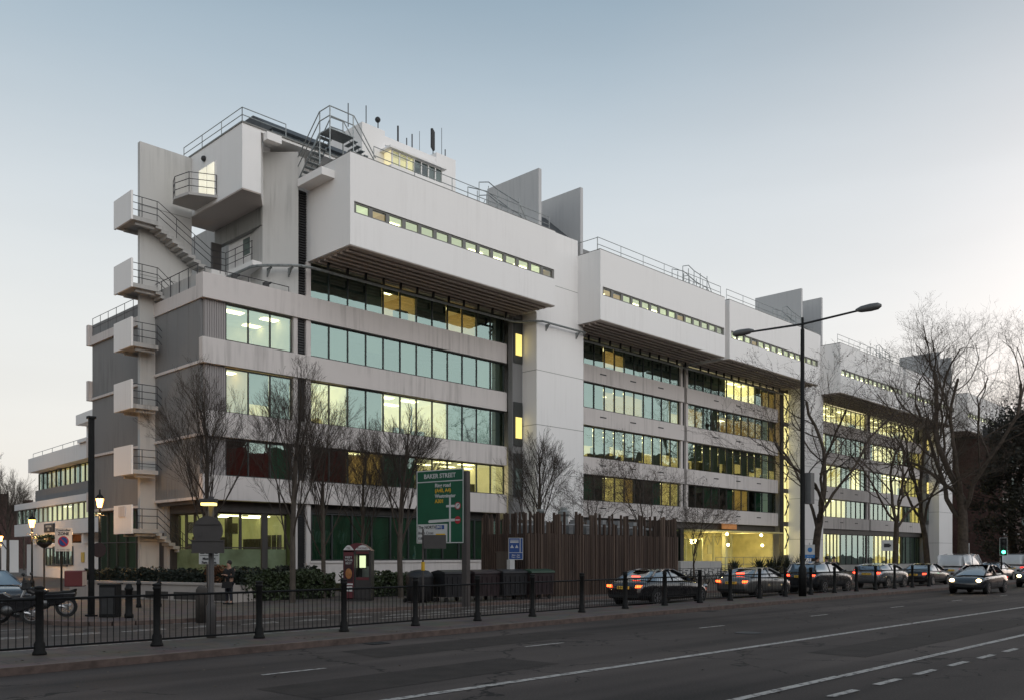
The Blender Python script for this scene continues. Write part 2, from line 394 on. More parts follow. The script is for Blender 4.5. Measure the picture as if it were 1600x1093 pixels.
# pavement in front of the campus, with a rounded corner on the side street
corner = [(9.0 + 2.2 - 2.2 * math.sin(a), 25.4 + 2.2 - 2.2 * math.cos(a)) for a in [i * math.pi / 2 / 6 for i in range(7)]]
pv = corner[::1]
sheet('pavement', pv + [(10.3, 40), (12.5, 90), (12.5, 140), (260, 140), (260, 25.4)], .12, PAVE, .115)
kb = MB()
kb.box(11.2, 260, 25.22, 25.4, .0, .125)
for a, c in zip(corner, corner[1:]):
    mx, my = (a[0] + c[0]) / 2, (a[1] + c[1]) / 2
    d = Vector((mx - 11.2, my - 27.6)); d.normalize(); o_ = d * .16
    kb.prism([a, c, (c[0] + o_.x, c[1] + o_.y), (a[0] + o_.x, a[1] + o_.y)], 0, .125)
kb.box(8.84, 9.0, 27.6, 34, 0, .125)
struct(kb.build('pavement_kerb', KERB))
# long traffic island carrying the railing
isl = MB(); isl.prism([(-40, 15.4), (4.6, 16.38), (14, 16.85), (23.6, 17.35), (38.4, 17.75), (60, 18.1), (90, 18.6), (90, 19.8), (-40, 19.8)], .004, .13)
struct(isl.build('traffic_island', PAVE))
ke = MB()
ipts = [(-40, 15.4), (4.6, 16.38), (14, 16.85), (23.6, 17.35), (38.4, 17.75), (60, 18.1), (90, 18.6)]
for a, c in zip(ipts, ipts[1:]):
    ke.prism([a, c, (c[0], c[1] - .17), (a[0], a[1] - .17)], 0, .135)
struct(ke.build('island_kerb', KERB))
sheet('road_patch', [(10.5, 13.9), (17.5, 14.1), (17.3, 15.6), (10.7, 15.4)], .004, PATCH)
sheet('road_patch', [(6.9, 10.6), (12.3, 10.8), (12.2, 12.2), (6.8, 12.0)], .004, PATCH)
sheet('road_patch', [(17.2, 7.2), (30, 7.3), (30, 8.6), (17.2, 8.4)], .004, PATCH)
# markings
mk = MB()
def strip(x0, y0, x1, y1, wd, z=.009):
    d = Vector((x1 - x0, y1 - y0)).normalized(); n = Vector((-d.y, d.x)) * wd / 2
    mk.add([(x0 - n.x, y0 - n.y, z), (x1 - n.x, y1 - n.y, z), (x1 + n.x, y1 + n.y, z), (x0 + n.x, y0 + n.y, z)], [(0, 1, 2, 3)])
strip(-30, 9.72, 150, 9.9, .17)
x = 7.65
for x in (1.0, 7.65, 14.0, 20.9, 27.45, 34.1, 40.8, 47.5, 54): strip(x, 13.3, x + 1.25, 13.3, .10)
mk2 = mk; struct(mk.build('lane_line', PAINT)); mk = MB()
strip(3, 6.33, 14.2, 6.38, .15); strip(14.24, 6.35, 90, 6.6, .15)
for i in range(40): strip(7.2 + i * 1.62, 5.56, 8.1 + i * 1.62, 5.56, .13)
struct(mk.build('bus_lane_line', PAINT)); mk = MB()
strip(-10, 18.95, 13.5, 18.95, .06, .137)
# zigzag and give-way marks on the far carriageway
for i in range(14):
    x0 = 6 + i * 1.7; strip(x0, 23.35, x0 + 1.15, 23.3, .14, .012)
    strip(x0 + .5, 23.62, x0 + 1.25, 23.6, .10, .012)
strip(17, 22.4, 40, 23.5, .12, .012); strip(18, 24.9, 40, 24.9, .07, .012); strip(11.5, 24.9, 18, 24.9, .07, .012)
for i in range(7): strip(3 + i * 1.9, 25.9 + i * .05, 4.0 + i * 1.9, 25.9 + i * .05, .13, .012) if 3 + i * 1.9 < 8 else None
for i in range(4): strip(4.4, 28 + i * 3.1, 6.2, 28.4 + i * 3.1, .13, .012)
struct(mk.build('road_marking', PAINT))
# ------------------------------------------------------------ the terrace across the road, behind the viewer
# (stands outside the frame; the glass of the campus mirrors it and it shades the lower storeys)
tb = MB(); rs = random.Random(3)
x = -70
while x < 190:
    wd = rs.uniform(9, 16); h = rs.uniform(15, 21)
    tb.box(x, x + wd, -30, -19, 0, h)
    tb.box(x + 1, x + 2.4, -26, -23, h, h + 2.2); x += wd
struct(tb.build('opposite_terrace', BRICK))
tb = MB(); y = 34
while y < 150: wd = rs.uniform(9, 14); tb.box(-14, -4, y, y + wd, 0, rs.uniform(11, 15)); y += wd
struct(tb.build('opposite_terrace', BRICK))

# ------------------------------------------------------------ the campus building
CAMPUS = thing('campus_building', 'long white concrete campus block with ribbon windows, cantilevered top storey and roof fins', 'building', (20.75, 41.7, 0))
CAMPUS.location = (0, 0, 0)
YF = 41.7; ZB = 17.93; ZT = 22.68
def ident(x, y, z): return (x, y, z)
def window(parent, X0, X1, z0, z1, pat, T=None, Y=42.0, blinds=None, name='window', mull=.05, frame=FRAME, gl=GLASS, rd=4.4, transom=None, furn=True, fb=.07, light=True, rooms=True):
    """ribbon window: frame + glazing + blinds + the room behind it (children of the frame)"""
    T = T or ident; n = len(pat); dx = (X1 - X0) / n; rs = random.Random(int(X0 * 13 + z0 * 7))
    f = MB(T)
    f.box(X0, X1, Y - .05, Y + .05, z0, z0 + fb); f.box(X0, X1, Y - .05, Y + .05, z1 - fb, z1)
    for i in range(n + 1):
        xx = X0 + i * dx; ww = mull * (1.4 if i in (0, n) else 1)
        f.box(max(X0, xx - ww / 2), min(X1, xx + ww / 2), Y - .06, Y + .06, z0 + fb, z1 - fb)
    if transom:
        for tz in transom: f.box(X0 + .03, X1 - .03, Y - .055, Y + .04, tz, tz + .06)
    fr = f.build(name, frame, parent)
    g = MB(T)
    for i in range(n):
        t = rs.uniform(-.006, .006)       # panes never sit perfectly flat
        a, b = X0 + i * dx + .02, X0 + (i + 1) * dx - .02
        g.add([(a, Y + t, z0 + .04), (b, Y - t, z0 + .04), (b, Y - t * .5, z1 - .04), (a, Y + t * .5, z1 - .04)], [(0, 1, 2, 3)])
    g.build('glazing', gl, fr)
    # rooms: consecutive equal letters share a room
    code = {'B': 'L', 'b': 'L', 'd': 'D', 't': 'D'}
    i = 0; bl = MB(T); blt = MB(T)
    runs = {}
    while i < n:
        c = code.get(pat[i], pat[i]); j = i
        while j < n and code.get(pat[j], pat[j]) == c: j += 1
        runs.setdefault(c, []).append((X0 + i * dx, X0 + j * dx)); i = j
    for c, rr in (runs.items() if rooms else ()):
        rm = MB(T); ce = MB(T); pn = MB(T); fu = MB(T)
        for a, b in rr:
            a += .02; b -= .02; ya = Y + .12; yb = Y + rd; zt = z1 + .04
            rm.add([(a, yb, z0 - .3), (b, yb, z0 - .3), (b, yb, zt), (a, yb, zt)], [(0, 1, 2, 3)])
            rm.add([(a, ya, z0 - .3), (a, yb, z0 - .3), (a, yb, zt), (a, ya, zt)], [(0, 1, 2, 3)])
            rm.add([(b, ya, z0 - .3), (b, yb, z0 - .3), (b, yb, zt), (b, ya, zt)], [(3, 2, 1, 0)])
            fu.add([(a, ya, z0 - .28), (b, ya, z0 - .28), (b, yb, z0 - .28), (a, yb, z0 - .28)], [(0, 1, 2, 3)])
            ce.add([(a, ya, zt), (b, ya, zt), (b, yb, zt), (a, yb, zt)], [(3, 2, 1, 0)])
            if c != 'D' and c != 'R' and light:
                k = a + .5
                while k < b - .6:
                    for yy in (Y + 1.0, Y + 2.9):
                        if rs.random() < .8: pn.box(k, min(b - .1, k + 1.1), yy, yy + .5, zt - .05, zt - .02)
                    k += 1.8 + .6 * rs.random()
            if furn:
                k = a + rs.random() * .6
                while k < b - .8:
                    ww = rs.uniform(.35, 1.1); hh = z0 + (z1 - z0) * rs.choice((.12, .18, .22, .3, .45))
                    yy = Y + rs.uniform(.5, 3.2)
                    if rs.random() < .75: fu.box(k, min(k + ww, b - .1), yy, yy + .4, z0 - .25, hh)
                    if rs.random() < .3: fu.box(k + .1, k + .16, yy + .5, yy + .56, z0 - .25, zt - .03)
                    if rs.random() < .6: fu.box(k, k + rs.uniform(.3, 1.0), Y + rd - .12, Y + rd - .06, z0 + .3 * (z1 - z0), z0 + rs.choice((.5, .62, .9)) * (z1 - z0))
                    k += ww + rs.uniform(.1, 1.4)
        rm.build('interior', ROOMS[c], fr); ce.build('room_ceiling', CEIL[c], fr)
        if pn.v: pn.build('ceiling_panel', PANEL, fr)
        if fu.v: fu.build('furniture', FURN, fr)
    bf = blinds or {}
    for i in range(n):
        c = pat[i]; fr_ = None
        if c == 'B': fr_ = rs.choice((.5, .58, .62, .66, .8, .9, .55))
        if c == 'b': fr_ = .99
        if c in 'Dd' and rs.random() < .25: fr_ = rs.choice((.3, .99, .5, .2))
        if c in 'dt': fr_ = .99
        if c == 'O': fr_ = rs.choice((.18, .22, .28)) if z0 > 12 else None
        if i in bf: fr_ = bf[i]
        if fr_:
            a, b = X0 + i * dx + .03, X0 + (i + 1) * dx - .03; zb = z1 - (z1 - z0) * fr_
            (blt if c == 't' else bl).add([(a, Y + .1, zb), (b, Y + .1, zb), (b, Y + .1, z1), (a, Y + .1, z1)], [(0, 1, 2, 3)])
    if bl.v: bl.build('blind', BLIND, fr)
    if blt.v: blt.build('blind', BLINDT, fr)
    return fr

LV = {1: (16.0, 17.86), 2: (12.84, 14.75), 3: (9.2, 11.52), 4: (6.0, 7.93)}     # ribbon windows
BANDS = ((14.75, 16.0), (11.55, 12.8), (7.95, 9.2), (4.78, 6.0))
def bay(X0, X1, pats):
    for k, (z0, z1) in LV.items(): window(CAMPUS, X0, X1, z0, z1, pats[k])
PB = {1: 'DDDDOODDOODD', 2: 'DdDDDdDDDDdD', 3: 'WWDDWWWWtDtD', 4: 'RROOttWWWWWW'}
PC = {1: 'DdDDOODDDDDD', 2: 'DdDDOOOODDdB', 3: 'LLBBBBbBBbBB', 4: 'tttDLLODDtLL'}
PD = {1: 'DDDDDXXXXDOO', 2: 'OODdOOOOOODO', 3: 'BBBbBbBbBBBB', 4: 'DDttDtOODttD'}
PE = {1: 'XXXXXXXXXXXX', 2: 'DDYYDDODDDDO', 3: 'DDDYYYYDDXXD', 4: 'DDDYYYYYDDDD'}
PF = {1: 'XXXXXXXXXXXD', 2: 'DXXXXXDYDDYY', 3: 'DDDYYYYYYYYY', 4: 'DDDDDYYYDDYY'}
PG = {1: 'OODDLL', 2: 'WWWDDD', 3: 'DDDDDD', 4: 'DDDDDD'}
BAYS = [(27.05, 42.12, PB), (47.9, 62.8, PC), (64.0, 79.3, PD), (85.3, 100.2, PE), (101.3, 116.6, PF), (122.6, 131.0, PG)]
for a, b, p in BAYS: bay(a, b, p)
# corner block windows (three panes) and ribbed panel beside them
for z0, z1, p in ((12.84, 14.72, 'PPP'), (9.2, 11.5, 'OBb'), (6.0, 7.9, 'RRt')):
    window(CAMPUS, 22.1, 25.9, z0, z1, p, rd=4.0, blinds={1: .72, 2: .98} if p == 'OBb' else None, furn=False)
    pb = MB()
    for i in range(9): pb.box(20.98 + i * .124, 20.98 + i * .124 + .1, 41.93, 42.02, z0 - .05, z1 + .04)
    pb.box(20.95, 22.1, 41.98, 42.1, z0 - .05, z1 + .04)
    pb.build('ribbed_panel', BEAM if 0 else streaky('ribbed_panel_concrete', (.30, .28, .275), (.14, .13, .125), .5) if 'ribbed_panel_concrete' not in MATS else MATS['ribbed_panel_concrete'], CAMPUS)
# floor bands
def band(x0, x1, z0, z1):
    b = MB(); b.box(x0, x1, YF, YF + .42, z0, z1)
    for i in range(int((x1 - x0) / 3.3)):     # weep slots
        s = x0 + 4.2 + i * 3.72
        if x0 > 22 and s < x1 - 1: b.box(s, s + .75, YF - .012, YF + .05, (z0 + z1) / 2 + .05, (z0 + z1) / 2 + .14)
    n = len(b.f); o = b.build('floor_band', [BANDM, LOUV], CAMPUS)
    for k, p in enumerate(o.data.polygons):
        if k >= 6: p.material_index = 1
    return o
for z0, z1 in BANDS:
    band(20.75, 42.12, z0, z1); band(47.8, 63.2, z0, z1); band(63.62, 79.35, z0, z1); band(85.2, 100.7, z0, z1); band(101.1, 116.7, z0, z1); band(122.5, 134.0, z0, z1)
# structural floors behind the bands
fl = MB()
for z0, z1 in BANDS:
    for a, b in ((21.2, 42.1), (47.9, 79.3), (85.3, 116.6), (122.6, 134)):
        fl.box(a, b, YF + .42, 47.0, z0 + .12, z1 - .35)
fl.build('floor_slab', CONC, CAMPUS)
# slender jambs and louvre strips between bays
jb = MB(); lv = MB(); JL = []
for za, zb in ((12.8, 14.75), (9.2, 11.55), (6.0, 7.95), (1.0, 4.78), (16.0, 17.9)):
    for xx in ((25.95, 26.2), (26.74, 27.03), (62.86, 63.16), (63.66, 63.96), (100.3, 100.6), (101.05, 101.28)):
        if za == 16.0 and xx[0] == 25.95: continue
        if za == 1.0 and xx[0] > 30: continue
        MB().box(xx[0], xx[1], YF + .12, YF + .4, za, zb).build('window_jamb', BANDM, CAMPUS)
    if za != 16.0:
        lv.box(26.2, 26.74, YF + .32, YF + .38, za, zb)
        k = za
        while k < zb - .05:
            lv.box(26.22, 26.72, YF + .24, YF + .33, k, k + .06); k += .14
        lv.build('louvre_strip', LOUV, CAMPUS); lv = MB()
for xx in ((63.16, 63.66), (100.6, 101.05)):
    MB().box(xx[0], xx[1], YF + .34, YF + .4, 1, 17.9).build('recess_panel', LOUV, CAMPUS)
k = 16.0
lv.box(26.2, 26.82, YF + .3, YF + .36, 16.0, 21.75)
while k < 21.7: lv.box(26.2, 26.8, YF + .2, YF + .3, k, k + .06); k += .14
lv.build('louvre_strip', LOUV, CAMPUS)
# great white piers with a stair slot on their near side
for k, X in enumerate((43.1, 80.4, 117.7)):
    p = MB(); xb = X + (4.8)
    p.box(X, xb, 39.9, 46.0, 0, 18.0)
    p.box(X - .4, X + 4.2, 39.9, 47.0, 18.0, 23.72)
    pj = p.build('pier', WHITE, CAMPUS)
    j = MB()
    for zz in (3.5, 7.4, 10.6, 14.2): j.box(X - .004, xb + .004, 39.896, 41.2, zz, zz + .035)
    for zz in (20.1,): j.box(X - .4, X + 4.2, 39.894, 39.93, zz, zz + .03)
    j.build('shadow_gap', BEAM, pj)
    s = MB(); s.box(X - .95, X, 41.2, 41.6, 0, 18)   # slot wall
    sl = s.build('stair_slot_wall', GREY if k != 1 else FASC, CAMPUS)
    if k == 1:
        s2 = MB()
        for zz in (2.0, 5.2, 8.4, 11.6, 14.8):
            s2.box(X - .88, X - .05, 41.14, 41.19, zz, zz + 2.75)
        s2.build('stair_light', lit('stair_glow', (.6, .55, .3), 1.0, (1., .86, .32)), sl)
        s3 = MB()
        for zz in (2.0, 5.2, 8.4, 11.6, 14.8):
            s3.tube((X - .86, 41.1, zz + .6), (X - .08, 41.1, zz + 1.7), .07); s3.tube((X - .08, 41.1, zz + 1.75), (X - .86, 41.1, zz + 2.6), .06)
            s3.box(X - .48, X - .44, 41.06, 41.12, zz, zz + 2.75)
        s3.build('stair_flight', FRAME, sl)
    else:
        for zz, kk in ((14.9, 'W'), (9.4, 'L'), (6.0, 'D')):
            q = MB(); q.box(X - .88, X - .06, 41.13, 41.19, zz - .15, zz + 2.75); fo = q.build('stair_window', FRAME, sl)
            q = MB(); q.box(X - .74, X - .16, 41.09, 41.12, zz + .35, zz + 1.75); q.build('glazing', lit('stair_amber', (.6, .5, .2), .95, (1., .80, .22)) if kk != 'D' else ROOMS['D'], fo)
# cantilevered top storey boxes with strip windows and ribbed soffit
def cbox(X0, X1, np, dark=()):
    b = MB(); z0, z1 = ZB, ZT; s0, s1 = 19.62, 20.22; a, c = X0 + .25, X1 - .1
    # front wall with the slot left open, built as butted pieces
    b.box(X0, X1, 37.9, 38.15, z0, s0); b.box(X0, X1, 37.9, 38.15, s1, z1)
    b.box(X0, a, 37.9, 38.15, s0, s1); b.box(c, X1, 37.9, 38.15, s0, s1)
    b.box(X0, X0 + .25, 38.15, 46.8, z0, z1); b.box(X1 - .25, X1, 38.15, 46.8, z0, z1)
    o = b.build('cantilever_box', WHITE, CAMPUS)
    q = MB(); q.box(X0 + .25, X1 - .25, 38.15, 46.8, z1 - .45, z1 - .3); q.build('roof_deck', SLATG, o)
    q = MB(); q.box(X0 + .002, X1 - .002, 37.93, 38.2, z1, z1 + .07); q.box(X0 + .02, X0 + .25, 38.2, 46, z1, z1 + .06); q.build('coping', FRAMEG, o)
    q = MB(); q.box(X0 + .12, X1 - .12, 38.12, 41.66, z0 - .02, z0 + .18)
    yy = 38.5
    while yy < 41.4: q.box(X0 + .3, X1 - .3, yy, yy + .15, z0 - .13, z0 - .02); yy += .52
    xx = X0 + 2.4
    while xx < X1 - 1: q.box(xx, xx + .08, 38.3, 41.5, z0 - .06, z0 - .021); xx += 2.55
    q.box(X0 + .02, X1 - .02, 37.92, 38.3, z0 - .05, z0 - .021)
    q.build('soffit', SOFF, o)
    window(CAMPUS, a, c, s0, s1, ''.join('O' if i in dark else 'P' for i in range(np)), Y=38.02, name='strip_window', mull=.24, frame=FRAMEG, gl=GLASSC, rd=2.6, furn=False, fb=.09)
    return o
ROOMS['S'] = lit('strip_room', (.6, .62, .5), .55, (.9, .95, .62)); CEIL['S'] = ROOMS['S']
_p = ROOMS['P'], CEIL['P']; ROOMS['P'], CEIL['P'] = ROOMS['S'], ROOMS['S']
cbox(26.84, 42.7, 14, (1, 13)); cbox(47.3, 63.3, 14, (0, 1, 8)); cbox(64.0, 80.0, 14, (3,)); cbox(84.65, 100.6, 14); cbox(101.3, 117.3, 14); cbox(122.0, 138.0, 14)
ROOMS['P'], CEIL['P'] = _p
g = MB()
for a, b in ((63.3, 64.0), (100.6, 101.3)): g.box(a, b, 38.5, 46, ZB, ZT - .1)
g.box(47.9, 79.4, 41.5, 41.68, 17.86, 17.93); g.box(27, 42.1, 41.5, 41.68, 17.86, 17.93); g.box(85, 116.7, 41.5, 41.68, 17.86, 17.93)
g.build('recess_wall', CONC, CAMPUS)
# core behind everything
c = MB(); c.box(26.3, 138, 46.9, 60, 0, 22.2); c.box(21.3, 26.3, 46.9, 47.3, 0, 15.2); c.box(21.2, 26.6, 42.2, 47.2, 15.05, 15.3)
c.box(26.5, 42.7, 42.0, 46.9, 17.95, 18.1); c.box(134, 138, 41.8, 47, 0, 17.9)
c.build('core_wall', CONC, CAMPUS)
# window cleaning track under the overhang
t = MB(); pts = [onX(366, 447, 25.4)]
zt = 17.35
t.path([(24.2, 46.2, zt), (24.2, 43.3, zt), (24.35, 42.8, zt), (24.75, 42.3, zt), (25.6, 41.45, zt), (26.0, 41.15, zt), (26.5, 41.02, zt), (27.4, 41.0, zt), (42.0, 41.0, zt), (42.4, 40.7, zt), (42.9, 39.9, zt), (43.3, 39.55, zt), (47.6, 39.5, zt), (48.4, 40.4, zt), (49, 41.0, zt), (79.2, 41.0, zt)], .075, 8)
for x, y in ((24.9, 42.3), (25.7, 41.5), (44, 39.5), (47.1, 39.5)):
    t.box(x - .05, x + .05, y, y + .42, zt - .12, zt - .04); t.prism([(y + .1, zt - .1), (y + .42, zt - .1), (y + .42, zt - .5)], x - .04, x + .04, 'x')
t.build('cleaning_track', GALV, CAMPUS)
t = MB()
for X0, n in ((27.6, 12), (48.6, 12), (64.6, 12)):
    for i in range(n): MB().box(X0 + i * 1.25, X0 + i * 1.25 + .10, 41.0, 41.12, 17.42, 17.86).build('track_hanger', LOUV, CAMPUS)

# ---------------------------------------------------- near end: parapet, side cladding, stair wall, stairs
p = MB()
p.box(20.75, 21.0, YF + .42, 47.6, 14.75, 15.45); p.box(20.75, 21.1, 47.6, 47.85, 13.9, 15.95); p.box(20.75, 21.1, 47.6, 47.85, 10.6, 11.7)
for z in (11.55, 7.95, 4.78): p.box(20.75, 21.0, YF + .42, 47.6, z, z + .14); p.box(20.73, 21.0, YF - .004, YF + .3, z + .14, z + 1.25)
for z in (15.45,): p.box(20.752, 21.0, YF + .42, YF + .75, z, z + .55)
p.build('side_parapet', BANDM, CAMPUS)
s = MB()
for z0, z1 in ((11.69, 14.75), (8.09, 11.55), (4.92, 7.95)):
    s.box(20.83, 21.3, YF + .42, 47.75, z0, z1)
    for i in range(5): s.box(20.815, 20.835, YF + .45 + i * 1.22, YF + .47 + i * 1.22, z0, z1)
s.build('side_cladding', GREY, CAMPUS)
b = MB(); b.box(20.9, 20.95, YF + .8, 47.6, 15.5, 16.15); b.build('balustrade_panel', CONC, CAMPUS)
rail([(20.85, YF + .75, 15.5), (20.85, 47.6, 15.5)], 1.05, 'railing', RAIL, CAMPUS, 1, 1.1)
rail([(20.95, YF + .2, 16.0), (25.7, YF + .2, 16.0)], .32, 'railing', RAIL, CAMPUS, 1, 1.2)
# small floodlights lying on the parapet
for x in (22.4, 24.2):
    f = MB(); f.box(x, x + .25, YF + .08, YF + .3, 16.0, 16.25); f.tube((x + .12, YF + .2, 16.1), (x + .4, YF + .1, 16.3), .05); f.build('floodlight', LOUV, CAMPUS)
# the far block beyond the stair
s = MB(); s.box(20.95, 26, 49.2, 56.45, 4.78, 14.75)
s.build('rear_cladding', GREY, CAMPUS)
s = MB()
for z in (4.62, 7.95, 11.42): s.box(20.85, 21.2, 49.25, 56.5, z, z + .14); s.box(20.7, 26, 56.45, 56.75, z, z + 1.2)
s.box(20.8, 21.1, 49.2, 56.45, 14.75, 15.25); s.box(20.7, 26, 56.45, 56.75, 14.75, 16.0); s.box(21.1, 26, 49.2, 56.45, 14.75, 14.95)
s.box(20.75, 21.05, 56.5, 56.75, 4.7, 14.7) if 0 else None
s.build('rear_parapet', BANDM, CAMPUS)
s = MB(); s.box(20.95, 21.0, 49.2, 56.4, 15.25, 16.0); s.box(21, 23, 49.15, 49.2, 15.25, 16.3); s.build('balustrade_panel', GREY, CAMPUS)
rail([(20.95, 56.4, 15.25), (20.95, 49.25, 15.25), (22.5, 49.25, 15.25)], 1.15, 'railing', RAIL, CAMPUS, 2, 1.2, .018)
s = MB(); s.box(22.3, 26, 47.9, 56.4, 0, 4.7); s.box(21.5, 26, 47.7, 49.2, 0, 15.0); s.build('core_wall', FASC, CAMPUS)
# tall blade wall of the escape stair: top slopes level, bottom stands on the ground
wb = MB(); wb.prism([(20.0, 0), (21.05, 0), (21.05, 3.2), (21.4, 3.2), (22.88, 16.0), (22.88, 24.0), (20.0, 24.0)], 47.3, 47.58, 'y')
bl = wb.build('blade_wall', WEATH, CAMPUS)
wj = MB()
for z in (2.7, 6.7, 10.0, 13.2, 16.9, 20.6): wj.box(19.996, 22.8, 47.292, 47.32, z, z + .03)
wj.build('shadow_gap', BEAM, bl)
LAND = (19.6, 16.1, 13.05, 9.85, 6.45, 3.36)
def landing(z):
    b = MB(); b.box(19.2, 20.55, 46.3, 48.45, z - .22, z); b.box(19.45, 20.5, 46.55, 46.75, z - .38, z - .22); b.box(19.45, 20.5, 47.9, 48.1, z - .38, z - .22)
    o = b.build('stair_landing', CONC, CAMPUS)
    b = MB(); b.box(19.1, 19.2, 46.25, 48.5, z - .25, z + 1.25); b.build('landing_panel', WHITE, o)
    return o
def flight(z0, z1, x0, x1, y0=46.35, y1=47.25):
    b = MB(); n = max(5, round(abs(z0 - z1) / .18)); dx = (x1 - x0) / n; dz = (z0 - z1) / n
    for i in range(n):
        zz = z0 - (i + 1) * dz
        b.prism([(x0 + i * dx - .06, zz - .15), (x0 + (i + 1) * dx + .04, zz - .19), (x0 + (i + 1) * dx + .04, zz), (x0 + i * dx - .06, zz)], y0, y1, 'y')
    return b.build('stair_flight', CONC, CAMPUS)
for k, z in enumerate(LAND):
    landing(z)
    x1 = 23.6 if k == 0 else 22.6
    zn = 17.75 if k == 0 else (z - 1.6 if k < 5 else 1.5)
    if k == 0: flight(z, 17.75, 20.5, 23.5)
    elif k == 5: flight(z, 1.6, 20.5, 22.9)
    elif k == 1: flight(z, 14.7, 20.5, 22.6)
    rs_ = MB()
    for hh in (1.05, .68, .32): rs_.path([(19.2, 46.33, z + hh), (20.3, 46.33, z + hh), (20.55, 46.33, z + hh), (x1, 46.33, zn + hh)] if k in (0, 1, 5) else [(19.2, 46.33, z + hh), (20.5, 46.33, z + hh), (20.75, 46.33, z + hh - .25)], .02, 5)
    for q in (19.7, 20.5): rs_.tube((q, 46.33, z - .1), (q, 46.33, z + 1.05), .02)
    if k in (0, 1, 5):
        for t_ in (.33, .66, 1.): rs_.tube((20.55 + (x1 - 20.55) * t_, 46.33, z + (zn - z) * t_), (20.55 + (x1 - 20.55) * t_, 46.33, z + (zn - z) * t_ + 1.05), .018)
    rs_.build('railing', RAIL, CAMPUS)
# walkway from the stair along the recessed wall
b = MB(); b.box(23.5, 25.8, 46.2, 47.3, 17.5, 17.75); b.box(24.3, 25.1, 43.2, 46.2, 17.5, 17.75)
b.build('walkway', WHITE, CAMPUS)
wr = MB()
for hh in (1.05, .7, .35): wr.path([(23.5, 46.2, 17.75 + hh), (24.3, 46.15, 17.75 + hh), (24.32, 43.25, 17.75 + hh)], .02, 5)
for x, y in ((24.0, 46.2), (24.3, 46.15), (24.32, 45.1), (24.32, 44.2), (24.32, 43.3), (24.32, 43.3)): wr.tube((x, y, 17.6), (x, y, 18.8), .02)
wr.build('railing', RAIL, CAMPUS)
# recessed terrace wall with two little windows and a door
b = MB(); b.box(25.1, 25.4, 43.0, 47.3, 15.3, 20.7)
o = b.build('terrace_wall', WHITE, CAMPUS)
for y0, y1, z0, z1 in ((44.9, 45.6, 18.7, 19.6), (43.3, 43.8, 18.8, 19.6)):
    q = MB(); q.box(25.06, 25.1, y0, y1, z0, z1); q.build('small_window', ROOMS['D'], o)
q = MB(); q.box(24.0, 24.6, 47.2, 47.3, 17.75, 19.6); q.build('terrace_door', FASC, CAMPUS)
# upper corner block U, its balcony, doorway and hanging beam
b = MB(); b.prism([(22.9, 41.75), (23.96, 41.75), (24.85, 43.1), (25.3, 43.1), (25.3, 48.6), (22.9, 48.6)], 20.78, 24.12); b.prism([(23.97, 41.76), (33, 41.76), (33, 48.5), (25.31, 48.5), (25.31, 43.05), (24.88, 43.05)], 23.98, 24.12); b.box(25.45, 33, 43.4, 48.3, 22.7, 23.978)
up = b.build('upper_block', WHITE, CAMPUS)
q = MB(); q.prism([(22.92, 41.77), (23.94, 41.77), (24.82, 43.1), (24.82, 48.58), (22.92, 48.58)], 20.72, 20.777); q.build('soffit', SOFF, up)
q = MB(); q.box(22.86, 33, 41.7, 41.8, 24.12, 24.2); q.box(22.86, 22.96, 41.8, 48.6, 24.12, 24.2); q.build('coping', FRAMEG, up)
q = MB(); q.box(22.84, 22.9, 44.5, 46.4, 21.1, 23.05); dfr = q.build('balcony_door', WHITE, up)
q = MB(); q.box(22.80, 22.84, 44.62, 45.35, 21.2, 22.95); q.box(22.80, 22.84, 45.5, 46.3, 21.2, 22.95); q.build('lit_glass', lit('door_glow', (.8, .8, .7), .6, (1., .92, .70)), dfr)
q = MB(); q.ball((22.85, 45.8, 23.5), .16); q.build('wall_lamp', LOUV, up)
b = MB(); b.box(24.8, 25.08, 43.2, 48.4, 19.75, 20.715); b.build('hanging_beam', BEAM, CAMPUS)
b = MB(); b.prism([(22.9, 44.35), (22.9, 46.9), (21.6, 46.9), (21.35, 46.2), (21.6, 45.0)], 20.98, 21.12); bal = b.build('balcony', CONC, CAMPUS)
wr = MB(); bp = [(22.85, 44.4), (21.65, 45.05), (21.4, 46.2), (21.62, 46.85)]
for hh in (1.1, .75, .38): wr.path([(x, y, 21.1 + hh) for x, y in bp], .022, 5)
for x, y in bp: wr.tube((x, y, 21.1), (x, y, 22.2), .022)
wr.build('railing', RAIL, bal)
rail([(22.95, 48.4, 24.2), (22.95, 41.85, 24.2), (25.5, 41.85, 24.2)], .75, 'railing', GALV, CAMPUS, 2, 2.2, .025)
# wall beside the louvre strip (raked top) and little box
b = MB(); b.prism([(24.85, 43.12), (26.17, 41.7), (26.17, 42.12), (26.82, 42.12), (26.82, 46.9), (25.4, 46.9)], 15.3, 23.65); b.build('oblique_wall', WEATH, CAMPUS)
b = MB(); b.box(24.1, 24.95, 41.35, 41.74, 23.55, 23.95); b.build('vent_box', WHITE, CAMPUS)
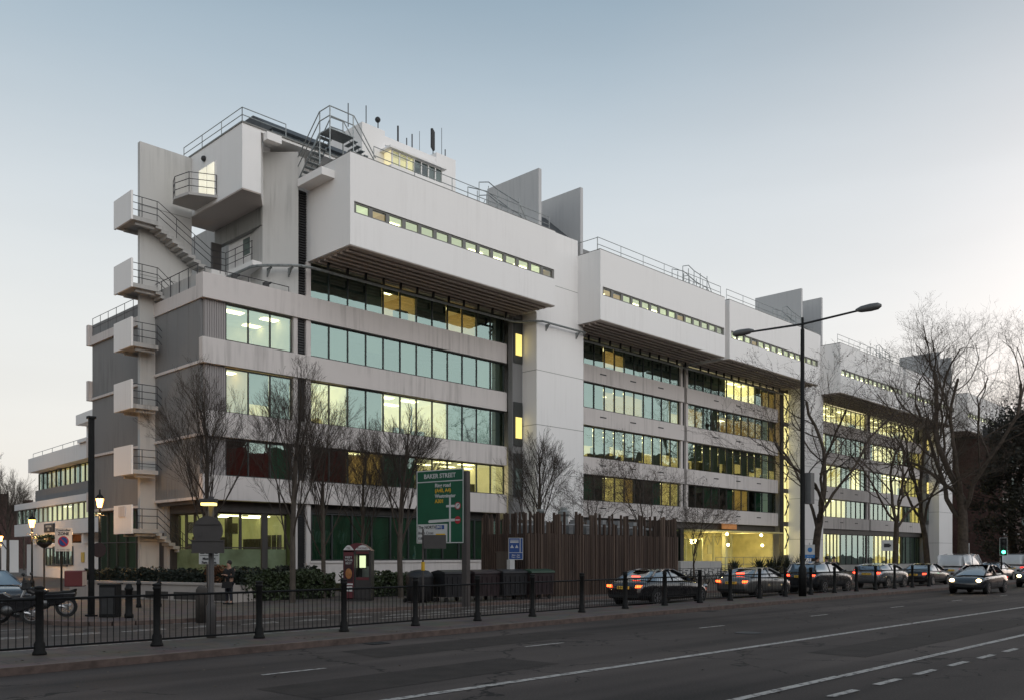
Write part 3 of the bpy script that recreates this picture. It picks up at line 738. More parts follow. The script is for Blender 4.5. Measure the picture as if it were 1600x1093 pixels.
# stair bracket slab and rooftop escape stair
b = MB(); b.box(26.06, 26.84, 39.3, 41.6, 21.72, 22.12); b.build('stair_bracket', WHITE, CAMPUS)
st = MB(); n = 9
for i in range(n):
    y = 41.5 - i * .22; z = 22.2 + i * .19; st.box(26.12, 26.78, y - .26, y, z, z + .04)
for x in (26.1, 26.8): st.prism([(41.5, 22.12), (41.6, 22.12), (39.6, 23.95), (39.5, 23.85)], x - .02, x + .02, 'x')
st.box(26.08, 27.6, 38.6, 39.6, 23.86, 23.92)
for i in range(6): st.box(27.6 + i * .22, 27.84 + i * .22, 38.6, 39.5, 23.7 - i * .18, 23.74 - i * .18)
for x, y in ((26.1, 38.62), (27.55, 38.62), (26.1, 39.55), (27.55, 39.55)): st.tube((x, y, 22.3), (x, y, 25.0), .035)
rt = MB()
for h in (1.1, .6):
    rt.path([(26.08, 41.6, 22.2 + h), (26.08, 39.55, 23.92 + h), (26.08, 38.62, 23.92 + h), (27.6, 38.62, 23.92 + h), (29.0, 38.62, 22.7 + h * .5)], .03, 6)
    rt.path([(26.82, 41.6, 22.2 + h), (26.82, 39.6, 23.92 + h), (27.6, 39.55, 23.92 + h), (29.0, 39.5, 22.7 + h * .5)], .03, 6)
o = st.build('roof_stair', GALV, CAMPUS); rt.build('railing', GALV, o)
# dark pitched rooflight behind
b = MB(); b.prism([(43.8, 25.6), (47, 25.6), (47, 27.0), (46.0, 27.0)], 25.9, 36, 'x'); b.box(26.0, 36, 44.2, 47, 24.2, 25.6); o = b.build('roof_light', SLATE, CAMPUS)
q = MB()
for i in range(12): q.box(26.0 + i * .85, 26.06 + i * .85, 44.1, 44.18, 24.7, 25.6)
q.box(26, 36, 44.1, 44.18, 24.62, 24.7); q.build('glazing_bar', GALV, o); q = MB(); q.box(26, 36, 44.12, 44.14, 24.7, 25.6); q.build('glazing', mat('hazy_glass', (.20, .23, .25), .15, var=.1), o)
# plant tower
TY = 50
b = MB(); b.box(36.4, 38.35, TY, 54.0, 22, 31.66); b.box(38.35, 43.1, TY + .6, 54, 22, 30.4); b.box(38.35, 43.1, TY + .05, TY + .2, 30.75, 31.35)
b.box(43.1, 45.0, TY, 54, 22, 31.72); b.box(45.0, 47.5, TY + .3, 54, 22, 29.2)
pt = b.build('plant_tower', WHITE, CAMPUS)
window(CAMPUS, 38.25, 42.85, 29.0, 30.05, 'WWWDDdd', Y=TY - .9, name='tower_window', frame=WHITE, gl=GLASSC, rd=.85, furn=False, mull=.08, fb=.06)
b = MB(); b.box(37.9, 43.1, TY - 1.2, TY + .6, 30.05, 30.2); b.box(38.15, 42.95, TY - .95, TY + .5, 27.6, 29.0); b.build('tower_cabin', WHITE, CAMPUS)
ms = MB()
for x, h, r_ in ((35.6, 1.6, .05), (37.1, 2.1, .05), (39.9, 1.5, .10), (40.7, .7, .06), (41.2, 1.3, .07), (41.9, 1.9, .025), (43.2, 1.7, .05), (44.05, 3.2, .03), (44.4, 1.2, .06)):
    ms.tube((x, TY + .5, 31.2), (x, TY + .5, 31.6 + h * .75), r_ * .7)
for dx in (-.14, 0, .14): ms.box(43.0 + dx * 1.4 - .09, 43.0 + dx * 1.4 + .05, TY + .2 + dx, TY + .35 + dx, 32.0, 33.4)
ms.tube((37.9, TY + .2, 31.66), (37.9, TY + .2, 32.4), .04); ms.ball((37.8, TY + .1, 32.3), .2)
ms.build('antenna_mast', DPOLE, CAMPUS)
# roof fins in pairs, their link wall and slate slope
for X in (43.4, 80.7, 118.0):
    for dx in (0, 4.3):
        f = MB(); f.box(X + dx, X + dx + .28, 40.0, 44.9 - dx * .15, 22.6, 27.62); fo = f.build('roof_fin', CONC if 0 else streaky('fin_render', (.50, .50, .50), (.25, .26, .27), .35) if 'fin_render' not in MATS else MATS['fin_render'], CAMPUS)
    f = MB(); f.box(X + .28, X + 4.3, 44.0, 44.3, 22.6, 27.5); f.build('fin_link_wall', WHITE, CAMPUS)
    f = MB(); f.prism([(40.3, 23.72), (43.99, 23.72), (43.99, 26.3), (43.3, 26.3)], X + .28, X + 4.3, 'x'); f.build('slate_slope', SLATE, CAMPUS)
# roof edge rails, gantries and plant
for a, b in ((28.6, 42.5), (47.4, 63.2), (64.1, 79.9), (84.8, 100.5), (101.4, 117.2)):
    rail([(a, 38.25, ZT), (b, 38.25, ZT)], .95, 'roof_railing', GALV, CAMPUS, 2, 2.6, .022)
rail([(47.4, 46, ZT), (47.5, 38.3, ZT)], .95, 'roof_railing', GALV, CAMPUS, 1, 2.6, .022)
rs = random.Random(5)
for X in (37.2, 59.2, 75.5, 96.5):
    gq = MB()
    for hh in (1.1, 1.9):
        gq.path([(X, 39.2, ZT + hh), (X + .8, 39.2, ZT + hh + .25), (X + 1.6, 39.2, ZT + hh), (X + 3.5, 39.2, ZT + hh * .85), (X + 4.6, 39.2, ZT + .2)], .03, 5)
        gq.path([(X, 40.2, ZT + hh), (X + 1.6, 40.2, ZT + hh + .2), (X + 3.9, 40.2, ZT + hh * .8)], .03, 5)
    for q in (0, .8, 1.6, 2.5, 3.5):
        for y in (39.2, 40.2): gq.tube((X + q, y, ZT - .2), (X + q, y, ZT + 1.9), .03)
    for q in range(7): gq.tube((X + q * .5, 39.2, ZT + .1), (X + q * .5 + .5, 39.2, ZT + .95), .025)
    o = gq.build('roof_gantry', GALV, CAMPUS)
    gq = MB()
    for q in range(5): gq.box(X + .3 + q * 1.0, X + .9 + q * 1.0, 39.6, 40.4, ZT - .3, ZT + rs.uniform(.35, .95))
    for q in range(3): gq.lathe([(.22, 0), (.22, .7), (.3, .75), (.1, .95)], (X + .6 + q * 1.5, 41, ZT - .1), 10)
    gq.build('roof_plant', SLATG, o)
# roof storey behind box 2 with a lit window
window(CAMPUS, 47.9, 50.2, 22.95, 23.45, 'WW', Y=41.0, name='roof_window', frame=SLATG, gl=GLASSC, rd=.8, furn=False)
b = MB(); b.box(47.7, 50.5, 41.0, 46, 23.45, 23.9); b.box(50.2, 79, 44.8, 46.5, 22.2, 23.4); b.box(84.9, 117, 44.8, 46.5, 22.2, 23.4); b.build('roof_storey', SLATG, CAMPUS)

# ---------------------------------------------------- ground storey
fa = MB(); fa.box(21.5, 42.1, 42.35, 42.75, 4.2, 4.78); fa.box(21.45, 21.85, 42.75, 47.2, 4.2, 4.78); fa.box(47.8, 79.3, 42.0, 42.4, 4.25, 4.78); fa.box(85.2, 131, 41.9, 42.3, 4.25, 4.78)
fa.box(20.95, 21.5, 43, 47.5, 4.6, 4.78)
fa.build('fascia', FASC, CAMPUS)
# the corner: glass on both faces, brown columns
def sideT(x, y, z): return (21.8 + y, 47.0 - x, z)
window(CAMPUS, 21.9, 25.95, 1.0, 4.2, 'GGG', Y=42.6, transom=(2.35,), gl=GLASSC, rd=4.2, mull=.12, frame=FASC, rooms=False)
window(CAMPUS, .35, 4.3, 1.0, 4.2, 'GGGG', T=sideT, Y=0.0, transom=(2.35,), rd=3.8, mull=.12, frame=FASC, gl=GLASSC, rooms=False)
cr_ = MB(); cr_.box(25.95, 26.0, 42.75, 46.9, .1, 4.2); cr_.box(22.0, 25.95, 46.7, 46.75, .1, 4.2); crm = cr_.build('interior', ROOMS['G'], CAMPUS)
cr_ = MB(); cr_.box(21.9, 25.95, 42.75, 46.7, 4.12, 4.18); cr_.build('room_ceiling', CEIL['G'], crm)
cr_ = MB(); cr_.box(21.9, 25.95, 42.7, 46.7, .1, .3)
for q in ((22.4, 23.6, 44.0, 44.6, 1.9), (24.2, 25.6, 43.8, 44.3, 1.75), (25.5, 25.9, 44.6, 46.4, 2.9), (22.6, 24.4, 46.3, 46.65, 3.0), (23.9, 24.2, 45.2, 45.5, 4.1), (22.2, 22.35, 45.0, 46.5, 2.6)): cr_.box(*q[:4], .3, q[4])
for i in range(3): cr_.box(25.88, 25.93, 43.0 + i * .55, 43.4 + i * .55, 2.3, 3.1); cr_.box(22.3 + i * 1.2, 22.9 + i * 1.2, 46.62, 46.68, 3.2, 3.8)
cr_.build('furniture', FURN, crm)
cr_ = MB()
for q in ((22.6, 43.4), (24.2, 43.3), (22.8, 45.2), (24.6, 45.1)): cr_.box(q[0], q[0] + 1.2, q[1], q[1] + .16, 4.05, 4.1)
cr_.build('ceiling_panel', PANEL, crm)
for q in ((21.5, 21.85, 42.4, 42.75), (21.45, 22.0, 46.75, 47.25), (24.4, 24.75, 42.42, 42.54)): MB().box(*q, .1, 4.2).build('column', FASC, CAMPUS)
fz = MB(); fz.box(21.72, 21.76, 42.8, 46.6, 1.0, 2.3); fz.box(21.9, 25.9, 42.52, 42.54, 1.0, 2.3)
FROST = mat('frosted_film', (.09, .12, .085), .7, var=.6, scale=.9, emit=(.4, .5, .16), es=.05)
fz.build('frosted_band', FROST, CAMPUS)
sc_ = MB(); sc_.box(21.85, 26.2, 42.3, 42.6, .1, 1.0); sc_.box(26.7, 42.15, YF, 42.2, .1, 1.55); sc_.box(26.9, 42.15, 41.65, 41.7, 1.55, 1.68); sc_.build('plinth', BANDM, CAMPUS)
window(CAMPUS, 27.1, 42.1, 1.68, 4.3, 'ttttttttttt', Y=41.95, mull=.09, rd=4.5)
# far block ground glazing
def sideT2(x, y, z): return (21.3 + y, 56.4 - x, z)
window(CAMPUS, .1, 7.0, .6, 4.6, 'ttttt', T=sideT2, Y=0.0, transom=(2.7,), rd=1.0, mull=.08, furn=False)
pl = MB(); pl.box(21.1, 21.5, 49.2, 56.5, .1, .6); pl.build('plinth', BANDM, CAMPUS)
# cinema-like name board on the far stair wall
q = MB(); q.box(19.04, 19.1, 46.95, 47.75, 4.0, 4.55); nb = q.build('name_board', BANDM, CAMPUS)
window(CAMPUS, 48.0, 63.6, .4, 4.25, 'DDDDDDDDDDGD', Y=42.15, mull=.09)
# entrance: open lit lobby
YEL = lit('lobby_wall', (.55, .50, .25), .045, (1., .80, .26)); YELD = lit('lobby_dim', (.35, .33, .2), .16, (.9, .8, .3))  # lobby walls, door frames and panels glow themselves, in place of light falling on them
e = MB(); e.box(64.0, 79.2, 46.6, 46.7, .1, 4.25); e.box(79.2, 79.35, 42.2, 46.7, .1, 4.25); e.box(63.85, 64.0, 42.4, 46.7, .1, 4.25); lob = e.build('lobby_wall', YEL, CAMPUS)
e = MB(); e.box(64.0, 79.2, 41.0, 46.6, 4.05, 4.15); e.build('lobby_ceiling', YEL, lob)
e = MB()
for x in (66.0, 67.3, 68.6, 69.9): e.box(x, x + .08, 44.2, 44.3, .1, 3.4)
e.box(65.2, 70, 44.2, 44.3, 3.4, 3.5); e.box(65.2, 70, 44.22, 44.28, .1, .4); e.box(70.9, 71.25, 42.4, 42.75, .1, 4.05)
e.build('door_frame', YELD, lob)
e = MB(); e.add([(65.2, 44.25, .1), (70, 44.25, .1), (70, 44.25, 3.4), (65.2, 44.25, 3.4)], [(0, 1, 2, 3)]); e.build('glazing', GLASSC, lob)
e = MB(); e.box(64.6, 66.1, 44.1, 44.16, 2.3, 3.2); e.build('display_screen', lit('screen', (.1, .3, .3), 1.0, (.25, .95, .85)), lob)
e = MB()
rs = random.Random(2)
for i in range(5):
    x = 73.2 + i * 1.2
    e.path([(x, 46.5, 3.9), (x + .7, 46.5, 3.0), (x + 1.2, 46.5, 3.9)], .022, 5)
e.build('light_fitting', GALV, lob)
e = MB(); e.box(74.2, 77.4, 45.0, 45.7, .1, 1.15); e.box(74.1, 77.5, 44.95, 45.75, 1.15, 1.2); e.build('reception_desk', FURN, lob)
e = MB()
for x, z in ((72.2, 1.9), (74.6, 2.1), (77.0, 2.0), (78.3, 1.7)): e.box(x, x + .7, 46.54, 46.59, z, z + .9)
for x in (71.9, 75.4, 78.8): e.box(x, x + .12, 46.4, 46.58, .1, 4.05)
for z in (2.75, 3.5): e.box(70.9, 79.2, 46.52, 46.58, z, z + .05)
e.build('wall_panel', YELD, lob)
for x in (69.8, 75.9):
    for z in (3.85, 2.9):
        e = MB(); e.ball((x + (.2 if z < 3 else 0), 41.6, z), .13, 12); e.build('globe_lamp', GLOBE, CAMPUS, True)
ld = bpy.data.lights.new('globe_light', 'POINT'); ld.energy = 170; ld.color = (1., .82, .38); ld.shadow_soft_size = .3
for x in (69.8, 75.9):
    lo = bpy.data.objects.new('globe_light', ld); COL.objects.link(lo); lo.location = (x, 43.4, 3.3); lo.parent = CAMPUS
rail([(64.5, 39.5, .6), (73.5, 39.5, .6), (78.2, 39.5, .1)], 1.2, 'ramp_railing', GALV, CAMPUS, 2, 1.5)
e = MB(); e.box(64.0, 74.0, 39.6, 42, .1, .6); e.box(58.0, 63.9, 38.6, 41, .1, 1.5); e.build('ramp', CONC, CAMPUS)
window(CAMPUS, 85.5, 94.0, .9, 4.25, 'YYYXXYYYYY', Y=42.1, mull=.09, rd=4)
window(CAMPUS, 94.0, 103.0, .9, 4.25, 'DDDDDD', Y=42.1, mull=.09, rd=4)
window(CAMPUS, 103.0, 111.0, .9, 4.25, 'YYYYYYY', Y=42.1, mull=.09, rd=4)
window(CAMPUS, 111.0, 117, .9, 4.25, 'dddd', Y=42.1, mull=.09, rd=2)
window(CAMPUS, 122.6, 131, .9, 4.25, 'DdDDDD', Y=42.1, mull=.09, rd=2)
e = MB(); e.box(85.3, 117, 41.9, 42.2, .1, .9); e.box(122.5, 134, 41.9, 42.2, .1, .9); e.build('plinth', CONC, CAMPUS)
e = MB(); e.box(69.0, 71.4, 41.55, 41.66, 4.3, 4.75); sb = e.build('sign_board', lit('amber_sign', (.3, .12, .04), .18, (1., .45, .15)), CAMPUS)

# ------------------------------------------------------------ white building down the side street
Bp = Vector((*dep(190, 60), 0)); dv = (-450 - 800) / FOC
BD = Vector((FWD[0] + dv * RGT[0], FWD[1] + dv * RGT[1], 0)).normalized()       # runs away from the viewer
BN = Vector((BD.y, -BD.x, 0))                                                   # into the building
ang = math.atan2(BD.y, BD.x)
def TS(x, y, z):      # x along (0 = near end), y into the building
    p = Bp + BD * x + BN * y; return (p.x, p.y, z)
def sOf(u):
    r = ray(u); # solve Bp+BD*s = t*r
    det = r[0] * -BD.y + BD.x * r[1]
    t = (Bp.x * -BD.y + BD.x * Bp.y) / det; p = (r[0] * t, r[1] * t); return (p[0] - Bp.x) * BD.x + (p[1] - Bp.y) * BD.y
SB = thing('office_building', 'low white stepped modern block with lit strip windows at the far left behind the corner', 'building')
L1 = sOf(22.5); L2 = sOf(44)
def TSm(x, y, z): return TS(L1 - x, y, z)     # window() wants x to the right, the building runs to the left
m_ = MB(TS); m_.box(-6, L1, 0, 14, 3.65, 4.72); m_.box(-6, L1, 0, 14, 6.02, 6.55); m_.box(-6, L2, 0, 12, 9.15, 10.35); m_.box(-6, L1, .3, 12, 0, .12)
m_.box(-6, sOf(125), -.2, 8, 10.35, 10.6); m_.box(-6, sOf(124), -.25, 8, 11.7, 12.45); m_.box(-6, sOf(124) - .0, .5, 8, 10.6, 11.7)
m_.box(-6, L1 - 1, 4.9, 13, 0, 9.1); m_.build('floor_band', WHITE, SB)
m_ = MB(TS); m_.box(-6, L1 - .6, 1.4, 5, 3.1, 3.65); m_.build('fascia', mat('warm_timber', (.22, .09, .035), .7, var=.3), SB)
m_ = MB(TS); m_.box(-6, L1 - 2.0, .55, 1.5, 0, 2.95)
for i in range(4): m_.box(2 + i * 7, 2.5 + i * 7, .2, 1.4, 2.9, 3.65)
m_.build('garage_wall', WHITE, SB)
m_ = MB(TS); m_.box(-6, L2 - .3, .5, .6, 6.6, 7.6); m_.build('cladding', GREY, SB)
nx = 26
window(SB, 0.1, L1 + 5, 4.72, 6.02, 'DDDDDOOWWWWWLWLLOLOLLOLO', T=lambda x, y, z: TS(L1 - x, y + .25, z), Y=0.0, mull=.12, frame=FRAMEG, rd=3.5)
window(SB, 0.3, L2 + 5, 7.6, 9.1, 'DDOODOLODLOLDLOLOLOOLL', T=lambda x, y, z: TS(L2 - x, y + .8, z), Y=0.0, mull=.10, frame=FRAME, rd=3.5, furn=False)
window(SB, 2.0, 8.0, 1.1, 2.6, 'DdDdD', T=lambda x, y, z: TS(sOf(52) - x, y + .5, z), Y=0.0, mull=.08, rd=.6, furn=False)
window(SB, 0, sOf(73) - sOf(103), 1.2, 2.7, 'DDDDD', T=lambda x, y, z: TS(sOf(73) - x, y + .48, z), Y=0.0, mull=.08, rd=.6, furn=False)
m_ = MB(TS); a = sOf(86); b_ = sOf(71); m_.box(a, b_, -.12, -.02, 3.85, 4.55); nb = m_.build('name_board', DPOLE, SB)
MT = lambda x, z, y=-.13: Matrix.Translation(TS(x, y, z)) @ Matrix.Rotation(math.atan2(BN.y, BN.x) - math.pi / 2, 4, 'Z') @ Matrix.Rotation(math.pi / 2, 4, 'X')
WTXT = mat('white_lettering', (.62, .62, .60), .6, var=.05)
text("MARYLEBONE\nHALL", .27, WTXT, nb, MT((a + b_) / 2, 4.2))
rail([TS(0, .3, 10.35), TS(L2 - .4, .3, 10.35)], .45, 'roof_railing', GALV, SB, 1, 3)
m_ = MB(TS); a = sOf(118); m_.box(a - .35, a + .35, .48, .54, 1.45, 2.2); m_.build('yellow_notice', mat('yellow_paint', (.5, .36, .05), .6, var=.1), SB)

# small neighbours: house far left, dark brick mansion far right
h = MB(); hx, hy = dep(5, 95); h.box(hx - 7, hx + 1.5, hy, hy + 12, 0, 3.6)
o = thing('white_house', 'small white house with a dark doorway at the far left edge', 'house'); h.build('wall', WHITE, o)
h = MB(); h.box(hx - 1.6, hx - .6, hy - .05, hy, .1, 2.3); h.build('door', FASC, o)
for k, (uu, D, wd, ht, lb) in enumerate(((-25, 120, 16, 9.5, 'dark terrace house with chimneys behind bare trees at the far left'), (22, 150, 12, 10.5, 'distant dark gabled house left of the low white block'))):
    hx, hy = dep(uu, D); o = thing('terrace_house', lb, 'house')
    h = MB(); h.box(hx - wd / 2, hx + wd / 2, hy, hy + 9, 0, ht * .8); h.prism([(hx - wd / 2, ht * .8), (hx + wd / 2, ht * .8), (hx, ht)], hy, hy + 9, 'y')
    h.build('wall', BRICK, o); MB().box(hx - 2.5, hx - 1.2, hy + 2, hy + 4, ht * .8, ht + 1.2).build('chimney', BRICK, o); MB().box(hx + 2.5, hx + 3.6, hy + 2, hy + 4, ht * .8, ht + 1.).build('chimney', BRICK, o)
o = thing('brick_mansion', 'dark red brick mansion block with pale string courses beyond the campus', 'building')
h = MB(); h.box(128, 190, 35.5, 60, 0, 17.5); h.build('wall', BRICK, o)
h = MB()
for z in (4.6, 9.2, 13.6): h.box(127.9, 190, 35.36, 35.5, z, z + .3)
h.build('string_course', CONC, o)
rs = random.Random(9)
for r_ in range(3):
    for c_ in range(8):
        h = MB(); x = 131 + c_ * 5.4; z = 5.6 + r_ * 4.3
        h.box(x, x + 1.5, 35.4, 35.49, z, z + 2.4); fo = h.build('window', WHITE if 0 else FRAMEG, o)
        h = MB(); h.box(x + .1, x + .7, 35.36, 35.4, z + .1, z + 2.3); h.box(x + .8, x + 1.4, 35.36, 35.4, z + .1, z + 2.3); h.build('pane', ROOMS['D'], fo)
h = MB(); h.prism([(35.5, 17.5), (60, 17.5), (54, 22), (42, 22)], 128, 190, 'x'); h.build('roof', SLATE, o)

# ------------------------------------------------------------ railing on the island
fence = thing('guard_rail', 'black pedestrian guard railing with stout posts along the whole traffic island', 'railing')
FP = [(5.71, 17.96), (7.95, 17.98), (10.3, 18.02), (12.65, 18.12), (15.0, 18.25), (17.36, 18.36), (19.75, 18.46), (22.3, 18.64), (24.9, 18.85), (27.5, 19.0), (29.95, 19.05), (32.3, 19.1), (34.8, 19.15), (37.2, 19.2), (39.8, 19.25), (42.4, 19.28), (45.0, 19.3), (47.4, 19.3), (50, 19.3), (52.6, 19.3), (55.2, 19.3)]
FP = [(-1.4, 17.9), (1.0, 17.92), (3.35, 17.94)] + FP
def post_mb():
    b = MB(); b.lathe([(.125, 0), (.125, .05), (.10, .09), (.098, .22), (.072, .27), (.070, 1.16), (.085, 1.18), (.085, 1.22), (.068, 1.23), (.088, 1.255), (.088, 1.285), (.03, 1.30)], n=14); return b
p0 = post_mb().build('post', BLACK, fence, True)
for i, (x, y) in enumerate(FP):
    o = p0 if i == 0 else p0.copy()
    if i: COL.objects.link(o); o.parent = fence
    o.location = (x, y, .12)
for (x0, y0), (x1, y1) in zip(FP, FP[1:]):
    b = MB(); d = Vector((x1 - x0, y1 - y0, 0)); L = d.length; d.normalize()
    a = Vector((x0, y0, 0)) + d * .08; c = Vector((x1, y1, 0)) - d * .08
    Z = Vector((0, 0, 1))
    for z in (.27, 1.17): b.tube(a + Z * z, c + Z * z, .022 if z < 1 else .026, n=6)
    n = 17 if x0 < 40 else 14
    for k in range(n):
        q = a.lerp(c, (k + .5) / n); b.tube(q + Z * .27, q + Z * 1.17, .0085, n=5)
    b.build('rail_panel', BLACK, fence)

for x, y, lb in ((12.2, 16.2, 'iron gully grating in the gutter below the railing, nearest the viewer'), (27.5, 17.1, 'iron gully grating in the gutter further along the island'), (20.5, 11.6, 'round iron manhole cover in the main carriageway')):
    g_ = thing('drain_cover', lb, 'drain cover', (x, y, .006)); q = MB()
    if 'round' in lb: q.lathe([(.34, 0), (.34, .006)], n=24); q.build('cover', DPOLE, g_)
    else:
        q.box(-.25, .25, -.2, .2, 0, .004); q.build('pit', RUBBER, g_); q = MB()
        for k in range(6): q.box(-.24, .24, -.19 + k * .07, -.155 + k * .07, .004, .008)
        q.build('grating', DPOLE, g_)
lt = MB(); rs = random.Random(31)
for i in range(420):
    x = rs.uniform(2, 60); y = (17.55 + (x - 14) * .028 - .45 + abs(rs.gauss(0, .25)) * rs.choice((1, -1))) if rs.random() < .6 else rs.uniform(5, 16); a = rs.uniform(0, 6.28); z = .012 if y < 16.4 else .142
    if 16.2 < y < 18.4: z = .145 if y > 16.9 + (x - 14) * .03 else .012
    c_, s_ = math.cos(a) * .04, math.sin(a) * .04; lt.add([(x - c_, y - s_, z), (x + s_ * .5, y - c_ * .5, z + .012), (x + c_, y + s_, z), (x - s_ * .5, y + c_ * .5, z + .006)], [(0, 1, 2, 3)])
tag(lt.build('leaf_litter', mat('litter', (.12, .09, .06), .8, var=.6, scale=9)), 'scattered dead leaves and grit along the gutter', 'leaves', kind='stuff')
# ------------------------------------------------------------ cars
def car_mesh(L, W, prof, bw=.5):
    """body lofted along x. prof: list of (x, z_low, z_belt, half_width)"""
    b = MB(); n = len(prof); vs = []
    for x, zl, zb, hw in prof:
        ring = [(-hw * .90, zl), (-hw * .985, zl + .12), (-hw, zl + (zb - zl) * .5), (-hw * .97, zl + (zb - zl) * .82), (-hw * .90, zb - .015), (-hw * .5, zb + .02), (0, zb + .03)]
        ring = ring + [(-a, c) for a, c in ring[-2::-1]]
        vs += [(x, a, c) for a, c in ring]
    m = 13; fs = []
    for i in range(n - 1):
        for j in range(m - 1): fs.append((i * m + j, i * m + j + 1, (i + 1) * m + j + 1, (i + 1) * m + j))
        fs.append((i * m + m - 1, i * m, (i + 1) * m, (i + 1) * m + m - 1))
    fs.append(tuple(range(m - 1, -1, -1))); fs.append(tuple((n - 1) * m + j for j in range(m)))
    b.add(vs, fs); return b
def make_car(name, label, cat, paint, L=4.75, H=1.42, W=1.82, style='sedan', lights='brake', plate='LD58 KXU', est=False):
    t = thing(name, label, cat); b = .78 if H < 1.5 else .98
    h = W / 2; gl = .19
    if style == 'sedan': pr = [(0, .34, .62, h * .80), (.06, .24, .90, h * .92), (.35, .20, .99, h * .97), (1.0, .19, 1.0, h), (2.2, .18, .97, h), (3.3, .19, .93, h), (4.1, .20, .86, h * .97), (L - .25, .22, .74, h * .90), (L - .03, .3, .60, h * .74)]
    elif style == 'suv': pr = [(0, .45, .85, h * .86), (.07, .34, 1.08, h * .95), (.6, .30, 1.16, h), (2.2, .28, 1.13, h), (3.3, .28, 1.10, h), (4.2, .30, 1.03, h * .97), (L - .2, .32, .92, h * .92), (L - .02, .42, .78, h * .82)]
    else: pr = [(0, .40, .9, h * .9), (.06, .3, 1.15, h * .97), (1, .26, 1.2, h), (3, .26, 1.2, h), (4.0, .26, 1.16, h), (L - .7, .28, 1.05, h * .97), (L - .1, .32, .8, h * .9), (L, .4, .7, h * .8)]
    body = car_mesh(L, W, pr).build('body', paint, t, True)
    sm = body.modifiers.new('s', 'SUBSURF'); sm.levels = sm.render_levels = 1
    # glasshouse and roof
    zb = pr[3][2]
    if style == 'sedan': gx = [(.55, zb, .84), (1.25, H - .08, .66), (1.9, H, .64), (2.5, H - .015, .63), (3.75, zb - .06, .82)]
    elif style == 'suv': gx = [(.12, zb - .02, .88), (.35, H - .12, .72), (1.6, H, .70), (2.6, H - .04, .70), (3.65, zb - .02, .86)]
    else: gx = [(.05, zb, .96), (.12, H - .1, .86), (1.8, H, .85), (3.3, H - .06, .84), (4.25, zb - .04, .92)]
    vs = []; fs = []
    for x, z, k in gx:
        kk = h * .90
        vs += [(x, -h * k, z), (x, h * k, z)]
    base = [(x, y) for x, y in ((gx[0][0], h * .88), (gx[-1][0], h * .86))]
    g = MB(); gv = []
    for x, z, k in gx: gv += [(x, -h * k, z), (x, -h * k * .5, z + .02), (x, h * k * .5, z + .02), (x, h * k, z)]
    gf = []
    for i in range(len(gx) - 1):
        for j in range(3): gf.append((i * 4 + j, i * 4 + j + 1, i * 4 + 5 + j, i * 4 + 4 + j))
    # side glass down to the belt line
    xs = [q[0] for q in gx]; sv = len(gv)
    for x, z, k in gx[1:-1]: gv += [(x, -h * .9, zb - .03), (x, h * .9, zb - .03)]
    m = len(gx) - 2
    def lo(i, s): return sv + (i - 1) * 2 + (0 if s < 0 else 1)
    for s, j in ((-1, 0), (1, 3)):
        for i in range(1, m): gf.append((i * 4 + j, (i + 1) * 4 + j, lo(i + 1, s), lo(i, s)))
        gf.append((0 + j, 4 + j, lo(1, s))); gf.append((m * 4 + j, (m + 1) * 4 + j, lo(m, s)))
    g.add(gv, gf); g.build('glasshouse', GLASSK if style != 'van' else paint, t, True)
    # solid roof skin, pillars
    rf = MB(); rv = []
    rng = gx[1:-1]
    for x, z, k in rng: rv += [(x, -h * k * 1.01, z + .004), (x, -h * k * .5, z + .035), (x, h * k * .5, z + .035), (x, h * k * 1.01, z + .004)]
    rf.add(rv, [(i * 4 + j, i * 4 + j + 1, i * 4 + 5 + j, i * 4 + 4 + j) for i in range(len(rng) - 1) for j in range(3)])
    for s in (-1, 1):
        for (x, z, k), (x2, z2, k2) in ((gx[0], gx[1]), (gx[-1], gx[-2])): rf.tube((x, s * h * k, z), (x2, s * h * k2, z2), .045, n=5)
        xm = (gx[1][0] + gx[-2][0]) / 2 + .25; rf.tube((xm, s * h * .9, zb - .02), (xm, s * h * gx[2][2], H), .03, n=5)
        for a_, b__ in zip(gx[1:-1], gx[2:-1]): rf.tube((a_[0], s * h * a_[2], a_[1]), (b__[0], s * h * b__[2], b__[1]), .03, n=5)
    rf.build('roof', paint, t, True)
    inn = MB(); inn.box(gx[0][0] + .3, gx[-1][0] - .5, -h * .75, h * .75, zb - .4, zb - .1)
    for xx in (1.5, 2.6): inn.box(xx, xx + .15, -.55, -.15, zb - .1, H - .22); inn.box(xx, xx + .15, .15, .55, zb - .1, H - .22)
    inn.build('seat', RUBBER, t)
    # wheels
    wr = .32 if style == 'sedan' else .36
    for x in (.95, L - .88):
        for s in (-1, 1):
            q = MB(lambda a, b_, c, s=s, x=x: (x + a, s * (h - .11) + c * s, wr + b_)); q.lathe([(wr * .5, -.11), (wr * .95, -.11), (wr, -.07), (wr, .07), (wr * .95, .11), (wr * .66, .115)], n=20)
            wh = q.build('wheel', RUBBER, t, False)
            q = MB(lambda a, b_, c, s=s, x=x: (x + a, s * (h - .11) + c * s, wr + b_)); 
            for k in range(7):
                an = k * 2 * math.pi / 7; q.tube((0, 0, .105), (wr * .66 * math.cos(an), wr * .66 * math.sin(an), .11), .028, .022, 4)
            q.lathe([(wr * .66, .10), (wr * .70, .122), (wr * .62, .122), (wr * .62, .10), (wr * .66, .10)], n=20, cap=False); q.lathe([(.05, .09), (.05, .13)], n=8)
            q.build('rim', CHROME, wh)
            q = MB(lambda a, b_, c, s=s, x=x: (x + a, s * (h - .04) + c * s, wr + .02 + b_)); q.lathe([(wr * 1.13, -.06), (wr * 1.13, .034)], n=24); q.build('wheel_arch', RUBBER, t)
    # lights, plates, mirrors
    zt = zb - .16 if style != 'suv' else zb - .12
